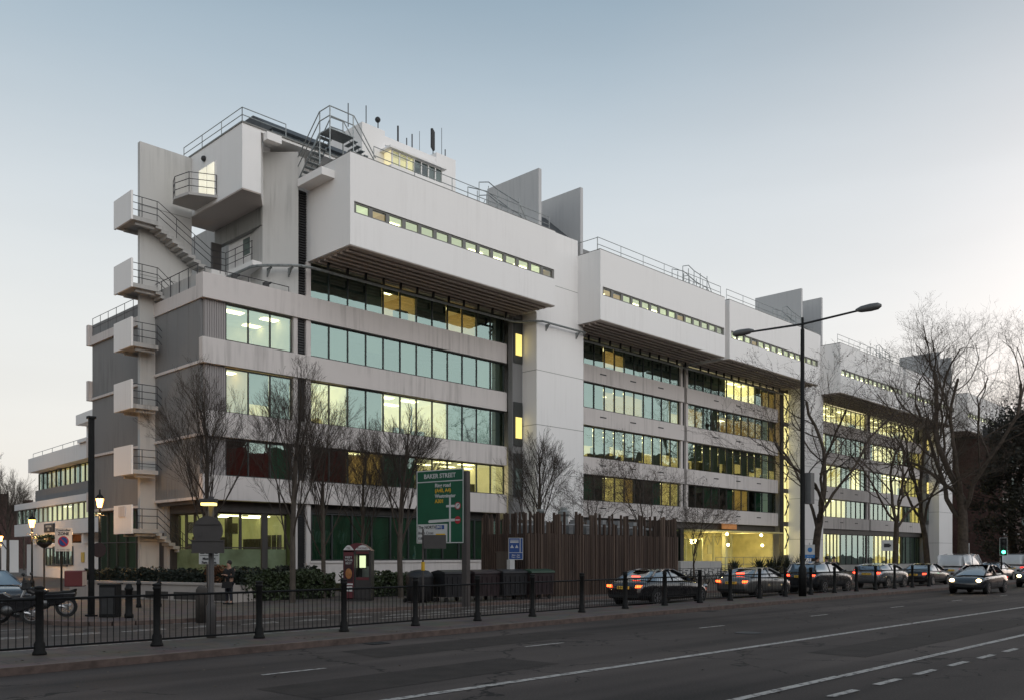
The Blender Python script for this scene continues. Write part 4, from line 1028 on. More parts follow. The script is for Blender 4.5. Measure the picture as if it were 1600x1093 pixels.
    for s in (-1, 1):
        q = MB(); q.prism([(s * h * .62, zt - .11), (s * h * .84, zt - .10), (s * h * .86, zt - .01), (s * h * .66, zt - .01)], -.03, .12, 'x')
        q.build('tail_light', {'brake': TAILO, 'dim': TAILD, 'on': TAIL}.get(lights, TAILD), t)
        q = MB(); q.ball((0, 0, 0), .12, 10, .7); ho = q.build('headlight', HEAD if lights == 'head' else CHROME, t, True); ho.location = (L - .16, s * h * .70, zt - .14)
        q = MB(); q.box(gx[-1][0] - .75, gx[-1][0] - .55, s * (h + .02), s * (h + .17), zb - .05, zb + .09); q.build('mirror', paint, t)
        q = MB()
        for xx in (gx[0][0] + .55, (gx[1][0] + gx[-2][0]) / 2 + .26, gx[-1][0] - .45): q.box(xx, xx + .012, s * (h * .998), s * (h * 1.003), .35, zb - .08)
        q.box(1.0, gx[-1][0], s * h * .995, s * (h * 1.008), .33, .36); q.build('door_line', RUBBER, t)
    if lights in ('brake',):
        q = MB(); q.box(gx[0][0] + .25, gx[0][0] + .3, -.2, .2, zb + .12, zb + .16); q.build('high_brake_light', TAIL, t)
    q = MB(); q.box(-.06, .03, -.26, .26, zt - .17, zt - .06); po = q.build('number_plate', mat('yellow_plate', (.55, .36, .05), .5, var=.05, emit=(1, .6, .1), es=.12), t)
    text(plate, .105, BLACK, po, Matrix.Translation((-.064, 0, zt - .115)) @ Matrix.Rotation(-math.pi / 2, 4, 'Z') @ Matrix.Rotation(math.pi / 2, 4, 'X'))
    q = MB(); q.box(-.02, .05, -h * .75, h * .75, .34, .44); q.build('bumper_trim', RUBBER, t); q = MB(); q.box(L - .12, L - .02, -h * .5, h * .5, .36, .46); q.build('bumper_trim', RUBBER, t)
    return t
def paint(name, c, metal=.0, rough=.25): return mat(name, c, rough, metal, var=.04, coat=1.0)
PBLK = paint('black_car_paint', (.010, .010, .012)); PGRY = paint('grey_car_paint', (.16, .16, .155), .6, .3); PNAV = paint('dark_car_paint', (.018, .02, .024)); PWHT = paint('white_car_paint', (.5, .51, .52)); PSLV = paint('silver_car_paint', (.30, .31, .32), .7)
c = make_car('parked_car', 'black saloon car with lit brake lights stopped in front of the timber enclosure', 'car', PBLK, L=4.95, W=1.88); c.location = (27.75, 21.1, .004)
c = make_car('parked_car', 'silver grey saloon with red tail lights below the yellow entrance, second in the queue', 'car', PGRY, L=4.3, H=1.38, lights='brake', plate='KX07 EYA'); c.location = (36.1, 21.3, .004)
c = make_car('parked_car', 'dark people carrier with red lights queueing just right of the tall street lamp', 'car', PNAV, L=4.6, H=1.62, style='suv', lights='on', plate='LN12 VFC'); c.location = (42.8, 21.3, .004)
c = make_car('parked_car', 'pale hatchback far along the railing with a dull red light', 'car', PSLV, L=4.3, H=1.48, lights='on', style='suv', plate='GV09 RLO'); c.location = (51.5, 21.5, .004)
c = make_car('parked_car', 'dark saloon beyond the pale hatchback on the far carriageway', 'car', PBLK, L=4.6, lights='on', plate='RJ10 HZB'); c.location = (59.0, 21.6, .004)
c = make_car('panel_van', 'long pale grey van passing on the far carriageway under the big plane trees', 'van', PWHT, L=5.6, H=2.05, W=1.95, style='van', lights='dim', plate='WM61 PDE'); c.location = (66.5, 21.8, .004)
c = make_car('parked_car', 'silver saloon on the far carriageway between the two vans', 'car', PSLV, L=4.6, lights='dim', plate='EA56 SYT'); c.location = (74.5, 21.8, .004)
c = make_car('panel_van', 'second pale van further down the far carriageway', 'van', PWHT, L=5.6, H=2.1, W=1.95, style='van', lights='dim', plate='YK11 OBT'); c.location = (81.5, 21.9, .004)
c = make_car('oncoming_car', 'dark car with bright yellow headlights coming along the main road at the right edge', 'car', PNAV, L=4.5, H=1.45, lights='head', plate='BD08 WGN'); c.location = (52.9, 15.2, .004); c.rotation_euler = (0, 0, math.pi)
c = make_car('parked_suv', 'dark off roader with pale bonnet highlights facing the viewer at the left edge', 'car', paint('deep_grey_paint', (.03, .032, .036)), L=4.7, H=1.72, W=1.95, style='suv', lights='off', plate='OV60 ZNK')
q0 = Vector((*dep(17, 30.3), 0)); c.location = (q0.x - .5, q0.y + 4.65, .008); c.rotation_euler = (0, 0, R(-84)); c.scale = (1, 1, .84)
c = make_car('oncoming_car', 'second dark car with headlights cut by the right edge of the view', 'car', PBLK, L=4.5, H=1.45, lights='head', plate='FT11 UJC'); c.location = (65.5, 15.4, .004); c.rotation_euler = (0, 0, math.pi)

# ------------------------------------------------------------ motorcycles
def motorbike(label, loc, rz, box=False):
    t = thing('motorcycle', label, 'motorcycle', loc, rz, 'motorcycles parked at the corner')
    for x in (0, 1.35):
        q = MB(lambda a, b_, c, x=x: (x + a, c, .31 + b_)); q.lathe([(.22, -.05), (.30, -.055), (.31, 0), (.30, .055), (.22, .05), (.22, -.05)], n=18, cap=False); wq = q.build('wheel', RUBBER, t)
        q = MB(lambda a, b_, c, x=x: (x + a, c, .31 + b_)); q.lathe([(.19, -.02), (.22, -.02), (.22, .02), (.19, .02), (.19, -.02)], n=16, cap=False); q.lathe([(.07, -.03), (.07, .03)], n=10)
        for k in range(6): q.tube((0, 0, 0), (.19 * math.cos(k), .19 * math.sin(k), 0), .012, n=4)
        q.build('rim', CHROME, wq)
    q = MB(); q.tube((1.35, -.09, .31), (1.08, -.07, .95), .025); q.tube((1.35, .09, .31), (1.08, .07, .95), .025); q.tube((0, 0, .31), (.6, 0, .42), .035); q.tube((.6, 0, .42), (1.1, 0, .85), .04); q.build('frame', CHROME, t)
    q = MB(); q.ball((0, 0, 0), .2, 10, .9); e_ = q.build('engine', mat('engine_grey', (.12, .12, .12), .4, .7), t, True); e_.location = (.62, 0, .42)
    q = MB(); q.prism([(.55, .68), (1.05, .72), (1.1, .9), (.7, .92), (.5, .8)], -.14, .14, 'y'); q.build('fuel_tank', PBLK, t, bevel=.03)
    q = MB(); q.prism([(-.25, .74), (.55, .68), (.50, .76), (-.1, .80), (-.28, .86)], -.13, .13, 'y'); q.build('seat', RUBBER, t, bevel=.03)
    q = MB(); q.prism([(-.25, .62), (.1, .42), (.55, .30), (.95, .30), (1.02, .62), (.6, .72), (-.28, .76)], -.12, .12, 'y'); q.build('bodywork', PBLK, t, bevel=.04)
    q = MB()
    for x_, a0, a1 in ((0, 20, 150), (1.35, 40, 140)):
        pts = [(x_ + .36 * math.cos(R(a)), .31 + .36 * math.sin(R(a))) for a in range(a0, a1 + 1, 15)]
        for (xa, za), (xb, zb_) in zip(pts, pts[1:]): q.prism([(xa, za), (xb, zb_), (xb, zb_ + .015), (xa, za + .015)], -.07, .07, 'y')
    q.build('mudguard', DPOLE, t)
    q = MB(); q.prism([(1.0, .85), (1.22, .82), (1.16, 1.2), (1.05, 1.1)], -.16, .16, 'y'); q.build('windscreen_cowl', DPOLE, t, bevel=.03)
    q = MB(); q.tube((1.06, -.38, 1.05), (1.06, .38, 1.05), .018); q.tube((1.06, -.3, 1.05), (1.08, -.36, 1.28), .01); q.ball((1.08, -.37, 1.3), .05, 8); q.ball((1.08, .37, 1.3), .05, 8); q.tube((1.06, .3, 1.05), (1.08, .36, 1.28), .01); q.build('handlebar', DPOLE, t)
    q = MB(); q.ball((1.2, 0, .93), .1, 8); q.build('headlight', CHROME, t, True)
    q = MB(); q.tube((.3, -.14, .3), (-.1, -.16, .36), .05); q.build('exhaust', CHROME, t)
    q = MB(); q.box(-.42, .42, -.02, .02, .0, .0); 
    if box:
        q = MB(); q.box(-.5, .0, -.25, .25, .92, 1.4); bx = q.build('delivery_box', mat('delivery_red', (.12, .02, .02), .5, var=.1), t, bevel=.03)
        q = MB(); q.box(-.515, -.50, -.22, .22, .95, 1.37); q.build('box_lid', mat('pale_card', (.55, .42, .34), .6, var=.08), bx)
    return t
mb = motorbike('motorcycle nearest the kerb with a red and pale delivery box behind its seat', (9.75, 28.3, .13), R(146), True)
motorbike('black motorcycle in front of the others, nose towards the street', (8.6, 27.7, .008), R(150))
motorbike('chrome motorcycle at the left end of the row beside the dark off roader', (8.0, 28.6, .008), R(160))

# ------------------------------------------------------------ street lamps
def heritage_lamp(label, u, D, ztop, on=True):
    x, y = dep(u, D); t = thing('heritage_lamp', label, 'street lamp', (x, y, .12 if D < 60 else 0), 0, 'old style lamps by the side street')
    h = ztop - .12
    q = MB(); q.lathe([(.13, 0), (.13, .5), (.07, .6), (.05, .7), (.04, h - .9), (.07, h - .85), (.04, h - .8), (.05, h - .62)], n=10); q.tube((-.3, 0, h - .95), (.3, 0, h - .95), .015); q.build('post', BLACK, t)
    q = MB(); q.lathe([(.10, h - .6), (.18, h - .2)], n=6); q.build('lantern', GLOW, t)
    q = MB(); q.lathe([(.21, h - .2), (.12, h - .05), (.05, h), (.02, h + .22)], n=6)
    for k in range(6):
        a = k * math.pi / 3; q.tube((.11 * math.cos(a), .11 * math.sin(a), h - .6), (.19 * math.cos(a), .19 * math.sin(a), h - .2), .012, n=4)
    q.build('cap', BLACK, t)
    l = bpy.data.lights.new('lantern_light', 'POINT'); l.energy = 620; l.color = (1., .55, .22); l.shadow_soft_size = .12
    lo = bpy.data.objects.new('lantern_light', l); COL.objects.link(lo); lo.parent = t; lo.location = (0, 0, h - .95)
    return t
heritage_lamp('glowing lantern on a black post close to the grey stair tower', 156, 40.3, 4.75)
heritage_lamp('glowing lantern on a black post in front of the low white block', 50, 47, 4.05)
heritage_lamp('small glowing lantern cut by the left edge of the view', 1, 70, 3.8)
# tall twin arm lamp
t = thing('street_lamp', 'tall dark street lamp with two long arms and grey heads rising from the island', 'street lamp', (37.99, 18.77, .12))
q = MB(); q.lathe([(.17, 0), (.17, 1.3), (.11, 1.4), (.10, 6), (.085, 12.05), (.06, 12.1), (.055, 12.6)], n=12); q.build('pole', BLACK, t, True)
q = MB(); q.tube((0, 3.0, 12.42), (0, 0, 12.30), .045, .05, n=8); q.tube((0, -2.6, 12.42), (0, 0, 12.30), .045, .05, n=8); q.build('arm', DPOLE, t)
for s in (-1, 1):
    q = MB(lambda a, b_, c, s=s: (a, s * (2.55 + c), 12.45 + b_)); q.lathe([(.05, -.1), (.09, 0), (.14, .15), (.17, .55), (.15, .85), (.06, 1.0)], n=12)
    o = q.build('lamp_head', mat('lamp_grey', (.12, .12, .12), .5, var=.1), t, True)
# box fixed to that pole
q = MB(); q.box(.2, .55, -.3, .05, 4.2, 5.6); q.build('control_box', mat('box_grey', (.14, .14, .14), .5, var=.1), t)

# tall square column at the corner, with a cabinet beside it
t = thing('steel_column', 'tall plain black square column standing at the corner kerb', 'column', (10.46, 28.27, .12))
q = MB(); q.box(-.07, .07, -.07, .07, 0, 6.05); q.build('shaft', BLACK, t); q = MB(); q.box(-.11, .11, -.11, .11, 6.05, 6.12); q.box(-.14, .14, -.14, .14, 0, .05); q.build('cap', BLACK, t)
t = thing('street_cabinet', 'squat black roadside cabinet beside the tall square column', 'cabinet', (10.75, 27.55, .12), R(-45))
q = MB(); q.box(-.25, .25, -.22, .22, 0, .98); q.build('body', BLACK, t, bevel=.02); q = MB(); q.box(-.28, .28, -.25, .25, .98, 1.03); q.build('lid', DPOLE, t)
q = MB(); q.box(-.22, .22, -.235, -.22, .1, .9); q.build('door', DPOLE, t)
def bollard(lab, x, y, h=.98, r=.07):
    t = tag(MB().lathe([(r * 1.3, 0), (r * 1.3, .1), (r, .15), (r, h - .18), (r * 1.25, h - .16), (r * 1.25, h - .1), (r, h - .08), (r * .8, h), (.01, h + .03)], n=12).build('bollard', BLACK, None, True), lab, 'bollard', 'black bollards by the corner'); t.location = (x, y, .12); return t
bollard('thick black bollard nearest the cabinet', 10.98, 26.75, 1.0, .1)
bollard('slim black bollard in front of the white planter, left of its pair', 13.4, 31.8)
bollard('slim black bollard in front of the white planter, right of its pair', 14.05, 31.6)
t = tag(MB().lathe([(.17, 0), (.17, .85), (.16, .98), (.09, 1.08), (.01, 1.1)], n=14).build('stone_bollard', mat('dark_stone', (.05, .042, .036), .8, var=.3, bump=.3), None, True), 'broad dark round topped bollard beside the sign pole', 'bollard'); t.location = (12.35, 24.9, .005)

# ------------------------------------------------------------ signs
SG = mat('sign_back_grey', (.052, .046, .044), .55, var=.12); SW = mat('sign_white', (.50, .50, .49), .5, var=.06); SGR = mat('sign_green', (.0, .075, .035), .45, var=.08)
SBL = mat('sign_blue', (.015, .06, .22), .45, var=.08); SRD = mat('sign_red', (.35, .02, .03), .45, var=.08); SYE = mat('sign_yellow', (.60, .36, .02), .5, var=.05); INK = mat('sign_ink', (.02, .02, .025), .5, var=0)
def frame_at(p, q):
    """matrix of an upright board whose left foot is p and right foot q (ground points); local x right, y up, z towards the viewer"""
    p = Vector((*p, 0)); q = Vector((*q, 0)); d = (q - p).normalized()
    n = d.cross(Vector((0, 0, 1))); M = Matrix((( d.x, 0, n.x, p.x), (d.y, 0, n.y, p.y), (0, 1, 0, 0), (0, 0, 0, 1))); return M, (q - p).length
# green direction sign
M, Wd = frame_at(dep(652, 33.9), dep(725, 32.6)); Hs = 2.74; z0 = 2.44
def bd(b, x0, x1, y0, y1, a, c): return b.box(x0, x1, y0, y1, a, c)
def onM(b, M): b.T = lambda x, y, z: tuple(M @ Vector((x, y, z))); return b
t = thing('direction_sign', 'large green BAKER STREET direction sign on two posts among the bare trees', 'road sign')
q = onM(MB(), M); q.box(0, Wd, z0, z0 + Hs, 0, .03); face = q.build('sign_face', SGR, t)
q = onM(MB(), M); w_ = .035
for a in ((0, Wd, z0, z0 + w_), (0, Wd, z0 + Hs - w_, z0 + Hs), (0, w_, z0 + w_, z0 + Hs - w_), (Wd - w_, Wd, z0 + w_, z0 + Hs - w_)): q.box(*a, .03, .036)
q.box(w_, Wd - w_, z0 + Hs * .835, z0 + Hs * .848, .03, .036)
# route diagram
X = Wd * .72
q.prism([(X - .04, z0 + w_), (X + .04, z0 + w_), (X + .04, z0 + Hs * .61), (X, z0 + Hs * .635), (X - .04, z0 + Hs * .61)], .03, .037)
q.box(Wd * .64, Wd * .84, z0 + Hs * .485, z0 + Hs * .515, .03, .038)
q.prism([(Wd * .25, z0 + Hs * .295), (Wd * .28, z0 + Hs * .278), (Wd * .84, z0 + Hs * .295), (Wd * .84, z0 + Hs * .33), (Wd * .28, z0 + Hs * .318)], .03, .0385)
q.build('white_border', SW, face)
q = onM(MB(), M); q.box(.06, Wd * .665, z0 + .05, z0 + Hs * .262, .031, .038); pn = q.build('white_panel', SW, face)
q = onM(MB(), M); q.box(Wd * .415, Wd * .60, z0 + Hs * .19, z0 + Hs * .245, .038, .041); q.build('blue_patch', SBL, face)
q = onM(MB(), M); q.box(Wd * .42, Wd * .62, z0 + Hs * .08, z0 + Hs * .13, .038, .041); q.build('green_patch', SYE, face)
for fx, fz, red in ((.885, .50, False), (.885, .31, True)):
    q = onM(MB(), M @ Matrix.Translation((Wd * fx, z0 + Hs * fz, .038))); q.lathe([(.14, 0), (.14, .006)], n=20); dk = q.build('roundel', SRD if red else SRD, face)
    q = onM(MB(), M @ Matrix.Translation((Wd * fx, z0 + Hs * fz, .045)))
    if red: q.box(-.10, .10, -.022, .022, 0, .004)
    else:
        q.lathe([(.105, 0), (.105, .004)], n=20)
    q.build('roundel_mark', SW, dk)
    if not red:
        q = onM(MB(), M @ Matrix.Translation((Wd * fx, z0 + Hs * fz, .050))); q.path([(-.04, -.06, 0), (-.03, .0, 0), (.04, .04, 0)], .010, 4); q.prism([(.02, .0), (.07, .05), (.0, .07)], 0, .003); q.build('roundel_mark', INK, dk)
def sgn(s, x, z, size, m, al='LEFT', off=.037, b=.004): text(s, size, m, face, M @ Matrix.Translation((x, z, off)), align=al, bold=b)
sgn("BAKER STREET", Wd * .5, z0 + Hs * .915, .235, SW, 'CENTER')
sgn("Ring road", Wd * .40, z0 + Hs * .785, .195, SW); sgn("(A40, A4)", Wd * .40, z0 + Hs * .715, .195, SYE)
sgn("Westminster", Wd * .40, z0 + Hs * .640, .185, SW); sgn("A301", Wd * .40, z0 + Hs * .570, .195, SYE)
sgn("The NORTH", .085, z0 + Hs * .218, .165, INK, off=.040, b=.002); sgn("(M1)", Wd * .43, z0 + Hs * .218, .15, SW, off=.043)
sgn("Brent Cross", .085, z0 + Hs * .14, .15, INK, off=.040, b=.001); sgn("Kilburn", .085, z0 + Hs * .065, .15, INK, off=.040, b=.001)
for fx in (.12, 1.0):
    q = onM(MB(), M @ Matrix.Translation((Wd * fx, 0, -.10))); r_ = .05 if fx < .5 else .11
    q.add([], []); q2 = onM(MB(), M @ Matrix.Translation((Wd * fx, 0, -.12)))
    q2.prism([(r_ * math.cos(a * math.pi / 6), r_ * math.sin(a * math.pi / 6)) for a in range(12)], .12, z0 + Hs if fx > .5 else z0 + .1, 'y') if 0 else q2.box(-r_, r_, .1, z0 + Hs - .1, -r_, r_)
    if fx > .5: q2.build('post', SG, t)
# plain grey plate seen from behind, below that sign
x, y = dep(661, 31.2); t = thing('sign_plate', 'small blank dark plate on a thin pole overlapping the green sign', 'road sign', (x, y, .005))
q = MB(); q.tube((0, 0, 0), (0, 0, 2.9), .035, n=8); q.build('pole', SG, t)
Mr, _w = frame_at(dep(662, 31.1), dep(697, 31.0)); q = onM(MB(), Mr); q.box(0, _w, 2.22, 2.70, 0, .02); o = q.build('plate', SG, t); o.location = (-x, -y, -.005)
q = MB(); q.box(-.045, .045, -.045, .045, 1.45, 1.75); q.build('yellow_band', SYE, t)
# sign cluster seen from behind on the island
x, y = dep(330, 20.1); t = thing('sign_pole', 'island pole carrying the grey backs of a round sign and an oblong sign', 'road sign', (x, y, .12))
Mc = Matrix.Translation((0, 0, 0)) @ Matrix.Rotation(R(-45), 4, 'Z') @ Matrix.Rotation(math.pi / 2, 4, 'X')
q = MB(); q.lathe([(.10, 0), (.11, .05), (.11, .72), (.065, .80), (.058, 3.2)], n=12); q.build('pole', SG, t, True)
q = onM(MB(), Mc @ Matrix.Translation((-.03, 2.42, .12))); q.lathe([(.335, 0), (.335, .025)], n=28); rd_ = q.build('round_sign', SG, t)
q = onM(MB(), Mc @ Matrix.Translation((-.03, 2.42, .15))); q.box(-.27, .27, .14, .17, 0, .02); q.box(-.27, .27, -.20, -.17, 0, .02); q.box(-.22, -.14, -.12, -.02, 0, .003); q.build('bracket', SG, rd_)
q = onM(MB(), Mc @ Matrix.Translation((-.03, 2.07, .10))); q.box(-.36, .36, -.14, .14, 0, .05); q.box(-.37, .37, .12, .15, .05, .07); q.box(-.37, .37, -.15, -.12, .05, .07); q.build('oblong_sign', SG, t)
q = onM(MB(), Mc @ Matrix.Translation((-.02, 3.05, .12))); q.box(-.18, .18, 0, .09, -.1, .08); lb = q.build('sign_lamp', SG, t)
q = onM(MB(), Mc @ Matrix.Translation((-.02, 2.99, .10))); q.box(-.15, .15, 0, .06, -.1, .1); q.build('lamp_tube', lit('tube_glow', (1, .8, .3), 2.6, (1., .74, .22)), lb)
# white zone sign facing us behind the cluster
x, y = dep(327, 21.2)
t = thing('parking_sign', 'white ZONE parking sign half hidden behind the round sign back', 'road sign', (x, y, .12))
q = onM(MB(), Mc @ Matrix.Translation((0, 1.86, 0))); q.box(-.24, .24, -.20, .46, 0, .02); fo = q.build('sign_face', SW, t)
q = onM(MB(), Mc @ Matrix.Translation((0, 1.86, .021))); q.box(-.22, .22, -.0, .012, 0, .003); q.build('sign_rule', INK, fo)
text("ZONE", .15, INK, fo, Mc @ Matrix.Translation((0, 1.96, .024)), bold=.006); text("Mon - Fri", .08, INK, fo, Mc @ Matrix.Translation((0, 1.79, .024)), bold=.003); text("7am - 7pm", .08, INK, fo, Mc @ Matrix.Translation((0, 1.70, .024)), bold=.003)
q = MB(); q.tube((0, .03, 0), (0, .03, 2.25), .035); q.build('post', SG, t)
# controlled zone sign on the side street
x, y = dep(96, 41); t = thing('zone_sign', 'white Controlled ZONE sign with a blue and red no waiting roundel', 'road sign', (x, y, .12))
q = MB(); q.tube((0, 0, 0), (0, 0, 2.15), .045); q.build('post', BLACK, t)
Mz = Matrix.Rotation(R(-48), 4, 'Z') @ Matrix.Rotation(math.pi / 2, 4, 'X')
q = onM(MB(), Mz @ Matrix.Translation((.14, 2.58, .06))); q.box(-.40, .40, -.53, .53, 0, .02); fo = q.build('sign_face', SW, t)
q = onM(MB(), Mz @ Matrix.Translation((.14, 2.50, .08))); q.lathe([(.25, 0), (.25, .006)], n=24); rr_ = q.build('roundel', SRD, fo)
q = onM(MB(), Mz @ Matrix.Translation((.14, 2.50, .087))); q.lathe([(.20, 0), (.20, .004)], n=24); q.build('roundel_blue', SBL, rr_)
q = onM(MB(), Mz @ Matrix.Translation((.14, 2.50, .092)) @ Matrix.Rotation(R(-45), 4, 'Z')); q.box(-.2, .2, -.025, .025, 0, .003); q.build('roundel_bar', SRD, rr_)
text("Controlled", .15, INK, fo, Mz @ Matrix.Translation((.14, 3.02, .082)), bold=.003); text("ZONE", .19, INK, fo, Mz @ Matrix.Translation((.14, 2.85, .082)), bold=.006); text("Mon - Fri 8.30am - 6.30pm", .055, INK, fo, Mz @ Matrix.Translation((.14, 2.12, .082)))
# round sign back beside the lantern
x, y = dep(156, 39.2); t = thing('round_sign', 'dark back of a round sign fixed below the corner lantern', 'road sign', (x, y, .12))
q = onM(MB(), Mz @ Matrix.Translation((0, 2.1, .08))); q.lathe([(.33, 0), (.33, .02)], n=24); q.build('sign_plate', mat('dark_red_back', (.035, .018, .017), .6, var=.1), t); q = MB(); q.tube((0, .05, 0), (0, .05, 2.4), .03); q.build('post', BLACK, t)
# blue bus stop style board by the timber enclosure
x, y = dep(806, 38.0); t = thing('blue_sign', 'blue lane sign with white lines in front of the timber enclosure', 'road sign', (x, y, .12))
Mb = Matrix.Rotation(R(-48), 4, 'Z') @ Matrix.Rotation(math.pi / 2, 4, 'X')
q = MB(); q.tube((0, .05, 0), (0, .05, 2.6), .04); q.build('post', BLACK, t)
q = onM(MB(), Mb @ Matrix.Translation((0, 1.68, .05))); q.box(-.31, .31, 0, .93, 0, .02); fo = q.build('sign_face', SBL, t)
q = onM(MB(), Mb @ Matrix.Translation((0, 1.68, .07)))
for a in ((-.31, .31, 0, .02), (-.31, .31, .91, .93), (-.31, -.29, .02, .91), (.29, .31, .02, .91), (-.29, .29, .29, .31), (.17, .20, .31, .91), (-.24, .12, .72, .78), (-.24, .12, .83, .85), (-.24, .12, .80, .815)): q.box(*a, 0, .005)
q.prism([(-.24, .50), (-.08, .50), (-.16, .64)], 0, .005); q.prism([(-.03, .50), (.11, .50), (.04, .64)], 0, .005)
q.build('white_mark', SW, fo)
text("Mon - Sat\n7am - 7pm", .085, SW, fo, Mb @ Matrix.Translation((0, 1.83, .072)), bold=.002)
# bus stop style blue and white board by the pier
x, y = dep(1265, 52); t = thing('bus_stop', 'white and blue bus stop flag beside the tall street lamp', 'bus stop', (x, y, .12))
q = MB(); q.tube((0, 0, 0), (0, 0, 2.6), .04); q.build('post', SW, t); q = onM(MB(), Mb @ Matrix.Translation((0, 1.7, .04))); q.box(-.28, .28, .2, .78, 0, .03); fo = q.build('flag', SW, t)
q = onM(MB(), Mb @ Matrix.Translation((0, 1.7, .075))); q.box(-.28, .28, 0, .2, -.03, 0); q.lathe([(.14, 0), (.14, .001)], (0, .48, 0), n=16); q.build('blue_panel', mat('bright_blue', (.02, .16, .42), .5, var=.05), fo)
text("BUS STOP", .075, SW, fo, Mb @ Matrix.Translation((0, 1.8, .08)))
# white direction board far right, traffic lights
x, y = dep(1486, 84); t = thing('notice_board', 'grey and white square notice beside the big plane trunk', 'sign', (x, y, .12)); q = onM(MB(), Mb @ Matrix.Translation((1.2, 1.9, 0))); q.box(-.5, .5, 0, 1.1, 0, .03); q.build('board', SW, t); q = MB(); q.tube((.9, -.9, 0), (.9, -.9, 2), .05); q.build('post', SG, t)
x, y = dep(1386, 70); t = thing('camera_sign', 'small white sign with a dark camera symbol on a post near the lit ground floor', 'sign', (x, y, .12)); q = onM(MB(), Mb @ Matrix.Translation((0, 2.2, 0))); q.box(-.45, .45, 0, .85, 0, .03); fo = q.build('board', SW, t); q = MB(); q.tube((0, .04, 0), (0, .04, 3), .05); q.build('post', SG, t)
q = onM(MB(), Mb @ Matrix.Translation((0, 2.2, .03))); q.box(-.25, .2, .28, .58, 0, .01); q.box(.2, .3, .35, .5, 0, .01); q.build('symbol', INK, fo)
x, y = dep(1567, 62); t = thing('traffic_light', 'traffic signal showing green at the far right', 'traffic light', (x, y, .0))
q = MB(); q.tube((0, .1, 0), (0, .1, 2.0), .06, n=8); q.build('post', BLACK, t); q = onM(MB(), Mb @ Matrix.Translation((0, 1.95, .05))); q.box(-.26, .26, 0, 1.25, 0, .03); bb = q.build('backing_board', BLACK, t)
q = onM(MB(), Mb @ Matrix.Translation((0, 1.95, .08)))
for a in ((-.26, .26, 0, .02), (-.26, .26, 1.23, 1.25), (-.26, -.24, .02, 1.23), (.24, .26, .02, 1.23)): q.box(*a, 0, .004)
q.build('white_border', SW, bb)
for k, m_ in ((0, GREEN), (1, RUBBER), (2, RUBBER)):
    q = onM(MB(), Mb @ Matrix.Translation((0, 2.2 + k * .36, .08))); q.lathe([(.11, 0), (.11, .06), (.06, .08)], n=14); q.build('signal_lens', m_, t)

# ------------------------------------------------------------ phone box (double, red with arched tops)
x, y = dep(560.5, 36.6); t = thing('phone_box', 'dark red double phone kiosk with arched tops and a lit notice inside', 'phone box', (x, y, .12), R(-46))
RD = mat('kiosk_red', (.085, .010, .016), .4, var=.1); KG = mat('kiosk_grey', (.022, .019, .019), .45, var=.1)
def arch(x0, x1, z0, h, n=8): return [(x0, z0)] + [(x0 + (x1 - x0) * i / n, z0 + h * math.sin(math.pi * i / n)) for i in range(1, n)] + [(x1, z0)]
q = MB(); q.box(-.56, .56, .42, .46, 0, 2.05); q.box(-.56, -.53, -.42, .42, 0, 2.05); q.box(.53, .56, -.42, .42, 0, 2.05); q.box(-.13, -.09, -.42, .42, 0, 2.05); q.box(-.56, .56, -.45, .46, 0, .08); q.build('frame', KG, t)
q = MB(); q.prism(arch(-.58, .58, 2.05, .32), -.43, .48, 'y'); q.build('roof', RD, t)
for a, b_ in ((-.55, -.12), (-.08, .55)):
    q = MB(); q.prism(arch(a, b_, 2.08, .2), -.46, -.44, 'y'); so_ = q.build('arch_sign', SW, t)
    text("PHONES" if b_ > 0 else "TEL", .11, RD, so_, Matrix.Translation(((a + b_) / 2, -.465, 2.15)) @ Matrix.Rotation(math.pi / 2, 4, 'X'))
q = MB(); q.box(-.53, -.13, -.44, -.40, .12, 2.0); ad_ = q.build('advert_panel', RD, t)
q = MB(); q.box(-.50, -.16, -.45, -.441, .78, 1.85); q.build('advert_dark', mat('advert_maroon', (.03, .008, .012), .3, var=.1), ad_)
q = MB(); q.box(-.48, -.18, -.455, -.45, .40, .60); q.box(-.50, -.16, -.455, -.45, .66, .72); q.build('advert_white', SW, ad_)
text("MEET\nYOUR\nBEST", .12, SW, ad_, Matrix.Translation((-.33, -.456, 1.66)) @ Matrix.Rotation(math.pi / 2, 4, 'X'))
q = MB(); q.ball((0, 0, 0), .14, 12, 1.2); bo = q.build('advert_picture', mat('burger_brown', (.28, .11, .03), .6, var=.3, scale=12), ad_, True); bo.scale = (1, .06, 1.3); bo.location = (-.33, -.455, 1.12)
q = MB(); q.box(-.07, .53, -.44, -.41, .85, .98); q.box(-.07, .53, -.44, -.41, 1.92, 2.04); q.box(-.07, -.03, -.44, -.41, .98, 1.92); q.box(.49, .53, -.44, -.41, .98, 1.92); q.box(-.07, .53, -.44, -.41, .1, .85); q.build('door', RD if 0 else KG, t)
q = MB(); q.box(-.03, .49, -.445, -.441, .86, .97); q.box(-.03, .49, -.445, -.441, 1.93, 2.02); q.build('red_stripe', RD, t)
q = MB(); q.add([(-.03, -.42, .98), (.49, -.42, .98), (.49, -.42, 1.92), (-.03, -.42, 1.92)], [(0, 1, 2, 3)]); q.build('glazing', GLASSC, t)
q = MB(); q.box(-.03, .22, .36, .40, 1.35, 1.85); q.build('lit_notice', lit('notice_glow', (.8, .8, .6), 1.4, (.95, 1., .62)), t)
q = MB(); q.box(.1, .4, .25, .41, .9, 1.3); q.box(.28, .42, .2, .3, 1.1, 1.4); q.build('telephone', CHROME, t)

